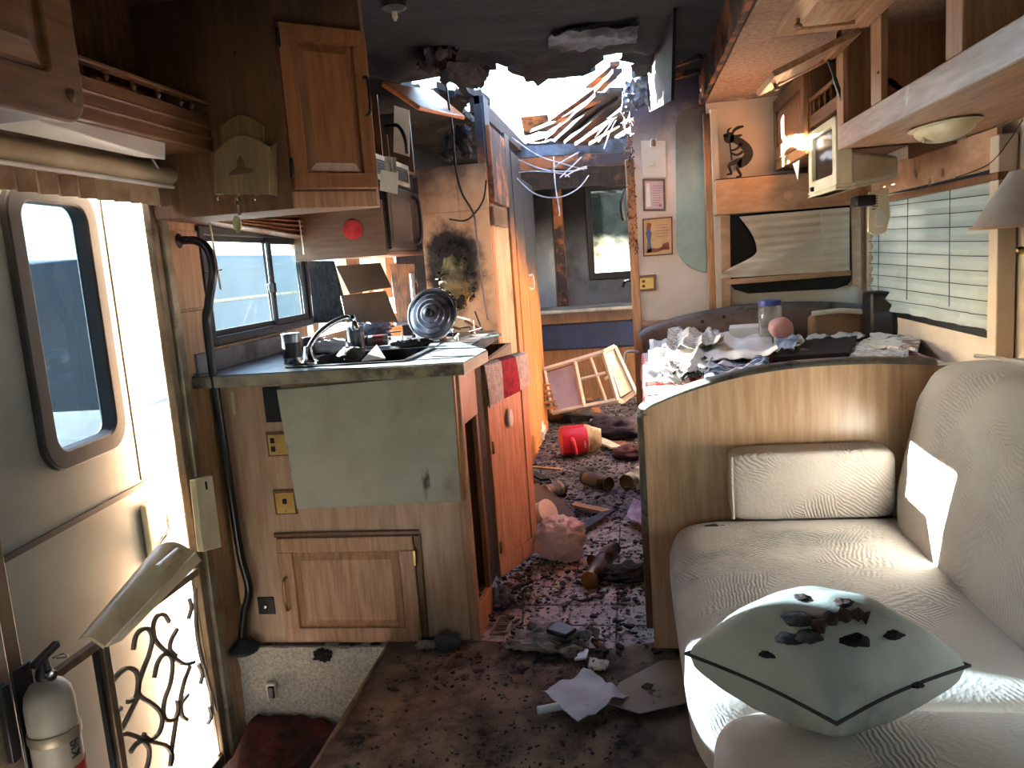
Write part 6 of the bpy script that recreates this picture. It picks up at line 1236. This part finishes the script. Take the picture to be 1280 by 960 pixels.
to_.part('body', MB().box((x0, yt, ZTB+.012), (x1, yt+.16, zt_)), BLK, bevel=.022, seg=3); to_.part('front_strip', MB().box(((x0*.47+x1*.53), yt-.006, ZTB+.02), ((x0*.44+x1*.56), yt-.0, zt_-.03)), CHROME)
to_.part('side_panel', MB().box((x0+.008, yt-.005, ZTB+.02), (lerp(x0, x1, .42), yt, zt_-.02)), mat('smoky_brown_plastic', C('3a2d28'), C('2b221f'), scale=5, rough=.4), bevel=.003); to_.part('lever', MB().box((lerp(x0, x1, .6), yt-.02, zt_-.06), (lerp(x0, x1, .7), yt, zt_-.045)), BLK, bevel=.003)
for k_ in (.3, .6): to_.part('slot', MB().box((x0+.03, lerp(yt, yt+.16, k_)-.008, zt_-.004), (x1-.03, lerp(yt, yt+.16, k_)+.008, zt_+.001)), DARKTIN)
to_.done()
for i in range(4): one('letter', MB().slab([pZ(1156+3*i, 416, ZTB+.02+.012*i), pZ(1192+2*i, 420, ZTB+.02+.010*i), pZ(1182+i, 408, ZTB+.05+.012*i), pZ(1152, 390+2*i, ZTB+.09+.006*i)], .002), PAPERW, 'white letter fanned out beside the toaster', 'letter', 'letters beside the toaster')
board3(pZ(1168, 408, ZTB+.08), pZ(1232, 428, ZTB+.05), .03, .02, CHAR, 'blind_bar', 'black scorched bar fallen below the day shade', 'bar')
one('wood_block', MB().box(pZ(1204, 440, ZTB+.012)+V((0,-.0,0)), pZ(1224, 440, ZTB+.012)+V((0, .06, .055))), OAKD, 'dark wooden block on the gingham cloth', 'block', bevel=.004)
# ================================================================ debris in the aisle
BRONZE = mat('smoked_brass_tin', C('6a553c'), C('3a2f26'), scale=7, rough=.35, metal=.7, dirt=(C('191515'), 6, .5, .64)); DARKB = mat('smoked_label', C('5b4a40'), C('2b2423'), scale=8, rough=.6)
def tin(a, b, r, m, label, cap=None):
    a, b = V(a), V(b); a.z = b.z = r+.006; d = (b-a); h = d.length; t = T('spice_tin', label, 'tin', 'smoked tins scattered in the aisle')
    t.part('body', MB().lathe([(r*.94, 0), (r, .03*h), (r, .95*h), (r*.94, h)], a, d, 20), m); t.part('rim', MB().lathe([(r*1.04, 0), (r*1.05, .006), (r*.8, .008)], a-d.normalized()*.002, -d, 20), cap or BRASS); t.part('lid', MB().lathe([(r*1.03, 0), (r*1.03, .018), (r*.95, .02)], b-d.normalized()*.012, d, 20), DARKTIN); t.part('label', MB().lathe([(r*1.006, 0), (r*1.006, h*.45)], a+d*.28, d, 20), DARKB); return t.done()
tin(pZ(738, 728, .03), pZ(756, 702, .03), .034, BRONZE, 'brass coloured tin lying nearest the sofa on the aisle floor')
tin(pZ(742, 702, .03), pZ(768, 686, .03), .027, STEEL, 'grey tin touching the brass coloured tin on the floor')
tin(pZ(760, 608, .03), pZ(732, 600, .03), .038, BRONZE, 'banded brown tin lying alone on the pale ash')
tin(pZ(784, 606, .03), pZ(801, 594, .03), .04, BEIGEP, 'tan tin lying against the partition base')
tin(pZ(684, 618, .03), pZ(703, 612, .03), .036, mat('copper_tin', C('9a6a4c'), C('6b4632'), scale=7, rough=.4, metal=.5), 'copper topped tin beside the black folded leather', BRASS)
tin(pZ(716, 662, .03), pZ(700, 672, .03), .03, BEIGEP, 'tan cardboard tube behind the plastic bag')
# red plastic tub lying on its side, with a scorched lip
rt_ = T('red_tub', 'bright red plastic tub lying on its side in the aisle', 'tub')
ra, rb2 = pZ(702, 566, .03), pZ(733, 563, .03); rr_ = .095; ra.z = rb2.z = rr_+.01; RED = mat('red_plastic', C('cc2233'), C('b51c2c'), scale=5, rough=.35)
b_ = rt_.part('body', MB().lathe([(rr_*.92, 0), (rr_, .01), (rr_*1.0, (rb2-ra).length), (rr_*.9, (rb2-ra).length+.004)], ra, rb2-ra, 24), RED); mb = MB(); p = ra+(rb2-ra)*.62+V((0,-rr_,-.01)); mb.tube(smoothpts([p+V((-.02,.01,.04)), p+V((-.01,-.02,.02)), p+V((0,-.022,-.03)), p+V((0,.0,-.055))], 5), .014, 8); rt_.part('grip', mb, RED, parent=b_)
mb = MB(); mb.sheet(lambda u, v: rb2+(rb2-ra).normalized()*(.0+.10*v)+V((0, math.cos(u*6.28)*rr_*(1-.35*v+.2*n3((u*5, v*3, 0), 1.3)), math.sin(u*6.28)*rr_*(1-.35*v+.2*n3((u*5, v*3, 4), 1.3)))), 26, 6, V((.003,0,0))); rt_.part('torn_label', mb, mat('scorched_label', C('c2a884'), C('8a6a48'), scale=9, rough=.8, dirt=(C('3a2a20'), 6, .5, .65))); rt_.done()
# translucent pink shopping bag
bg_ = pZ(700, 706, 0); BAG = mat('pinkish_plastic_bag', C('cdb0a2'), C('b3958a'), scale=7, rough=.35, bump=.9, bscale=28, spec=.5)
translucent(BAG, .35)
mb = MB().ball((0,0,0), (1,1,1), 64, 44, lambda d: 1+.22*n3(d, 2.2, 3)-.22*abs(n3(d, 4, 6))-.12*abs(n3(d, 9, 2))+.1); mb.v = [V((bg_.x+p.x*.105, bg_.y+.06+p.y*.10, .095+p.z*.092)) for p in mb.v]
bt = T('plastic_bag', 'crumpled pinkish plastic bag on the aisle floor by the cabinet door', 'bag'); bt.part('bag', mb, BAG, sharp=180)
mb = MB()
for i in range(14):
    a = random.uniform(-.6, .7); p = V((bg_.x+.075+random.uniform(-.02,.02), bg_.y+.03, .06+.06*i/9)); mb.prism([p, p+V((.03,random.uniform(-.02,.02),random.uniform(-.015,.02))), p+V((.012,-.012,.018))], V((0,.003,0)))
bt.part('knot', mb, BAG); bt.done()
# white wooden frame rack tipped on its side
wk = T('frame_rack', 'pale wooden window-pane rack tipped over far down the aisle', 'rack')
CR = mat('pale_painted_wood', C('cdbba8'), C('b8a390'), scale=6, rough=.6, dirt=(C('6b4d3a'), 5, .58, .74))
yr = 5.7; g = lambda x, y, d=0: pY(x, y, yr+d)
def bar(a, b, w_=.028): return MB().tube([a, b], w_*.62, 4)
pts = {'a': g(680, 462), 'b': g(754, 440), 'c': g(772, 500), 'd': g(690, 516), 'e': g(718, 451), 'f': g(730, 508), 'h': g(768, 433, .1), 'i': g(794, 490, .1), 'j': g(778, 502, .1)}
for p, q in (('a','b'),('b','c'),('c','d'),('d','a'),('e','f'),('b','h'),('h','i'),('i','j'),('j','c')): wk.part('bar', bar(pts[p], pts[q]), CR)
wk.part('bar', bar(g(726, 474), g(757, 466), .02), CR); wk.part('bar', bar(g(738, 447), g(757, 500), .02), CR); wk.part('bar', bar(g(776, 460, .1), g(756, 474), .02), CR)
wk.part('pane', MB().slab([g(684, 466, .02), g(716, 456, .02), g(728, 506, .02), g(694, 512, .02)], .006), mat('lavender_board', C('b3a8b8'), C('9c90a4'), scale=4, rough=.6)); wk.part('pane', MB().slab([g(758, 442, .04), g(768, 437, .1), g(790, 488, .1), g(776, 496, .06)], .006), CREAMP)
for i in range(5): wk.part('slat', MB().box(g(674+i*2.2, 482+i*7, -.03)+V((0,-.02,-.006)), g(688+i*2.2, 482+i*7, -.03)+V((0,.04,.012))), OAKO)
wk.done()
# sheets on the near floor
def fsheet(name, label, cat, px, z, t, m, amp=.01, fr=2.5, seed=0, nu=16): 
    q = [pZ(x, y, z) for x, y in px]; o = crumple(q, nu, nu, amp, fr, seed, t, name, m, label, cat); 
    if o.location.z < .021: o.location.z = .021
    return o
SHW = mat('dirty_white_sheet', C('b7b6b8'), C('a5a3a4'), scale=4, rough=.5, dirt=(C('6f6660'), 6, .6, .72)); SHC = mat('scuffed_card', C('a3937f'), C('8d7d6a'), scale=5, rough=.8, dirt=(C('3b302a'), 10, .58, .64))
q = [pZ(x, y, .03) for x, y in ((758, 880), (800, 893), (866, 878), (856, 826), (828, 826), (775, 854))]
one('card_sheet', MB().prism(q, V((0,0,.004))), SHC, 'large scuffed cardboard sheet on the floor beside the sofa', 'cardboard', bevel=.001)
fsheet('plastic_sheet', 'curled white plastic sheet lying over the cardboard', 'sheet', ((722, 902), (786, 868), (731, 836), (676, 862)), .045, .003, SHW, .022, 2.2, 4)
one('white_tube', MB().tube([pZ(672, 888, .035), pZ(708, 881, .035)], .011, 12), WHITEP, 'short white plastic tube beside the curled sheet', 'tube')
fsheet('torn_lining', 'torn grey lining panel on the aisle floor', 'lining', ((634, 808), (722, 818), (750, 794), (668, 780)), .03, .006, mat('grey_lining', C('877f7a'), C('6b625d'), scale=7, rough=.8, dirt=(C('2b2522'), 8, .52, .66)), .03, 4, 7, 22)
fsheet('torn_lining', 'narrow pale strip torn from the grey lining', 'lining', ((628, 812), (720, 826), (740, 808), (640, 804)), .022, .005, mat('pale_lining', C('a39384'), C('7c6a5c'), scale=7, rough=.9, dirt=(C('352a25'), 9, .52, .66)), .02, 5, 9, 20)
one('remote', MB().slab([pZ(682, 792, .06), pZ(708, 800, .06), pZ(722, 790, .06), pZ(697, 780, .06)], .016), mat('dark_blue_plastic', C('23252e'), C('191a20'), scale=9, rough=.4), 'dark blue black plastic case lying on the torn lining', 'case', bevel=.006)
one('chip', MB().slab([pZ(718, 826, .03), pZ(733, 824, .03), pZ(736, 814, .03), pZ(728, 812, .03)], .006), WHITEP, 'small white chip near the cardboard', 'chip')
fsheet('paper_scrap', 'dirty folded paper scrap near the cardboard', 'paper', ((735, 834), (756, 838), (762, 828), (738, 822)), .03, .006, PAPER, .012, 4, 12, 10)
fr_ = T('floor_register', 'metal floor register grille beside the kitchen cabinet', 'vent')
qa = [pZ(612, 796, 0), pZ(634, 794, 0), pZ(644, 772, 0), pZ(622, 774, 0)]; F = Fr(qa[0], qa[1]-qa[0], qa[3]-qa[0]); F.n = V((0,0,1)); W, H = .062, (qa[3]-qa[0]).length
fr_.part('plate', ringmesh(F, [(0,0),(W,0),(W,H),(0,H)], [(.008,.008),(W-.008,.008),(W-.008,H-.008),(.008,H-.008)], .007, .012), ALU)
for i in range(7): fr_.part('slat', MB().fbox(F, .008, W-.008, .012+i*(H-.02)/7, .018+i*(H-.02)/7, .007, .010), ALUB)
fr_.done()
GD = 'charred planks lying in the aisle'
for a, b, w_, m, lab in (((716, 630), (760, 640), .05, OAKO, 'orange splintered plank on the aisle floor'), ((724, 662), (764, 637), .05, mat('slate_plank', C('4b4650'), C('322e36'), scale=7, rough=.7), 'slate grey plank leaning over the orange plank'), ((665, 584), (702, 587), .02, OAKO, 'thin orange stick lying far down the aisle'), ((664, 590), (682, 600), .05, CHAR, 'black charred stub behind the copper topped tin'), ((742, 800), (758, 816), .02, CHARO, 'thin brown stick pointing at the cardboard'), ((628, 742), (665, 726), .015, CHAR, 'thin black stick beside the plastic bag'), ((770, 552), (798, 566), .08, CHARO, 'torn brown board lying behind the red tub'), ((742, 546), (772, 560), .07, PAPER, 'pale torn cardboard strip beside the red tub')):
    p, q = pZ(*a, .03), pZ(*b, .035); board3(p, q, w_, .012, m, 'plank', lab, 'plank', seed=a[0])
fl2 = [pZ(x, y, .05) for x, y in ((666, 640), (714, 660), (720, 648), (686, 614), (668, 608))]
one('leather_flap', MB().prism(fl2, V((0,0,.02))), BLK, 'folded black leather flap on the aisle floor', 'leather', bevel=.006)
jar('bowl', 'white bowl tipped beside the cabinet door', 'bowl', pZ(676, 660, .02)+V((0,0,.06)), (.5,-.3,.3), .06, .06, CREAMP)
fsheet('cloth_bundle', 'purple white packet lying against the divider', 'packet', ((782, 646), (803, 656), (803, 622), (792, 624)), .05, .01, mat('lilac_wrapper', C('b9a3b2'), C('8f7486'), scale=9, rough=.6), .015, 2.5, 15, 14)
lump('cloth_bundle', 'black burnt cloth bundle against the divider', 'cloth', pZ(782, 724, 0), (.10, .07, .03), CHAR, 31, .5, 3)
lump('cloth_bundle', 'dark purple cloth heap far down the aisle', 'cloth', pZ(772, 546, 0), (.22, .2, .07), mat('dark_purple_cloth', C('3d2c34'), C('241c22'), scale=9, rough=1, bump=.8, bscale=30), 33, .5, 3)
lump('cloth_bundle', 'dull red cloth heap beside the partition base', 'cloth', pZ(790, 572, 0), (.12, .10, .04), mat('dull_red_cloth', C('5e3634'), C('40282a'), scale=9, rough=1), 35, .5, 3)
lump('leaf_heap', 'brown leafy rubble heap under the tipped rack', 'rubble', pZ(706, 527, 0), (.26, .14, .10), CHARO, 37, .6, 4)
lump('leaf_heap', 'grey white crumpled paper heap beside the pantry', 'paper', pZ(668, 552, 0), (.08, .10, .08), NEWS, 39, .6, 4)
lump('shoe', 'dark grey burnt shoe-like lump beside the floor register', 'lump', pZ(626, 758, 0), (.045, .07, .035), mat('slate_rubber', C('34353c'), C('222228'), scale=9, rough=.7), 41, .4, 3)
lump('stone', 'dark grey stone at the foot of the kitchen cabinet', 'stone', pZ(561, 811, .012), (.045, .035, .028), mat('dark_stone', C('4a4a4a'), C('33332f'), scale=14, rough=.9, bump=.6, bscale=60), 43, .4, 2.5)
lump('stone', 'pale flat rubble bit beside the dark stone', 'stone', pZ(533, 811, .012), (.035, .02, .014), mat('pale_rubble', C('8a7c70'), C('6a5d52'), scale=14, rough=.9), 45, .5, 3)
ss_ = T('step_switch', 'black switch in a torn patch on the carpeted riser', 'switch')
p = pY(341, 863, SWY1-.03); ss_.part('plate', MB().box(p+V((-.02,-.01,-.03)), p+V((.014,.006,.028))), PAPER, bevel=.004); ss_.part('rocker', MB().box(p+V((-.010,-.02,-.022)), p+V((.012,-.008,.022))), BLK, bevel=.004); ss_.done()
lump('char_lump', 'black scorched tuft on the carpeted riser', 'char', pY(403, 818, SWY1-.05)-V((0,0,.02)), (.03, .014, .02), CHAR, 47, .7, 4)
# countless crumbs, flakes and ash: four kinds of stuff
def crumbs(name, label, m, n_, seed, zone, smin, smax, tall=.5):
    random.seed(seed); mb = MB()
    for i in range(n_):
        x, y, z = zone(); s_ = smin+(smax-smin)*random.random()**2.5; a = random.uniform(0, 6.28); e = random.uniform(.25, 1); h = s_*tall*random.uniform(.3, 1)
        ca, sa = math.cos(a), math.sin(a); tl_ = random.uniform(-.4, .4)*s_
        base = [(s_, 0), (0, s_*e), (-s_*random.uniform(.4, 1), 0), (0, -s_*e*random.uniform(.3, 1))]
        lo_ = [V((x+u*ca-v*sa, y+u*sa+v*ca, z)) for u, v in base]; hi_ = [V((p.x+random.uniform(-.2,.2)*s_, p.y+random.uniform(-.2,.2)*s_, z+h+(tl_ if k_ < 2 else 0)*.5)) for k_, p in enumerate(lo_)]
        mb.hexa(lo_+hi_)
    return one(name, mb, m, label, 'debris', kind='stuff', smooth=False)
def zfar():
    y = 2.75+4.2*random.random()**1.0; x = random.uniform(-.56-.04*(y-2.6), .02 if y < 4.3 else .2); return x, y, .004+max(0, .05*n3((x, y, 0), 4))
def znear():
    while True:
        y = random.uniform(1.5, 2.9); x = random.uniform(-.8, .2)
        if n3((x, y, 0), 3, 9) > -.15: return x, y, (.018 if y < 2.44 else .005)
def zheap():
    c = random.choice(((-.50, 2.78, .07, .12), (-.46, 2.95, .1, .2), (-.1, 2.75, .08, .2), (-.35, 2.35, .2, .15), (-.45, 4.2, .12, .5), (-.1, 3.6, .15, .5), (-.3, 6.2, .4, .4))); return random.gauss(c[0], c[2]), random.gauss(c[1], c[3]), .01+abs(random.gauss(0, .012))
crumbs('char_flakes', 'black char flakes strewn over the aisle floor', CHAR, 5200, 1, zfar, .002, .018, .45)
crumbs('ash_chips', 'grey and pale ash chips strewn over the aisle floor', mat('ash_chip', C('a0917f'), C('5d524a'), scale=9, rough=.95), 3000, 2, zfar, .002, .014, .45)
crumbs('char_crumbs', 'small black crumbs on the carpet near the sofa', CHAR, 1500, 3, znear, .0015, .009, .5)
crumbs('burnt_rubble', 'heaped brown and black burnt rubble along the aisle', mat('brown_rubble', C('4e3d33'), C('2a2120'), scale=9, rough=.95), 1400, 4, zheap, .003, .02, .55)
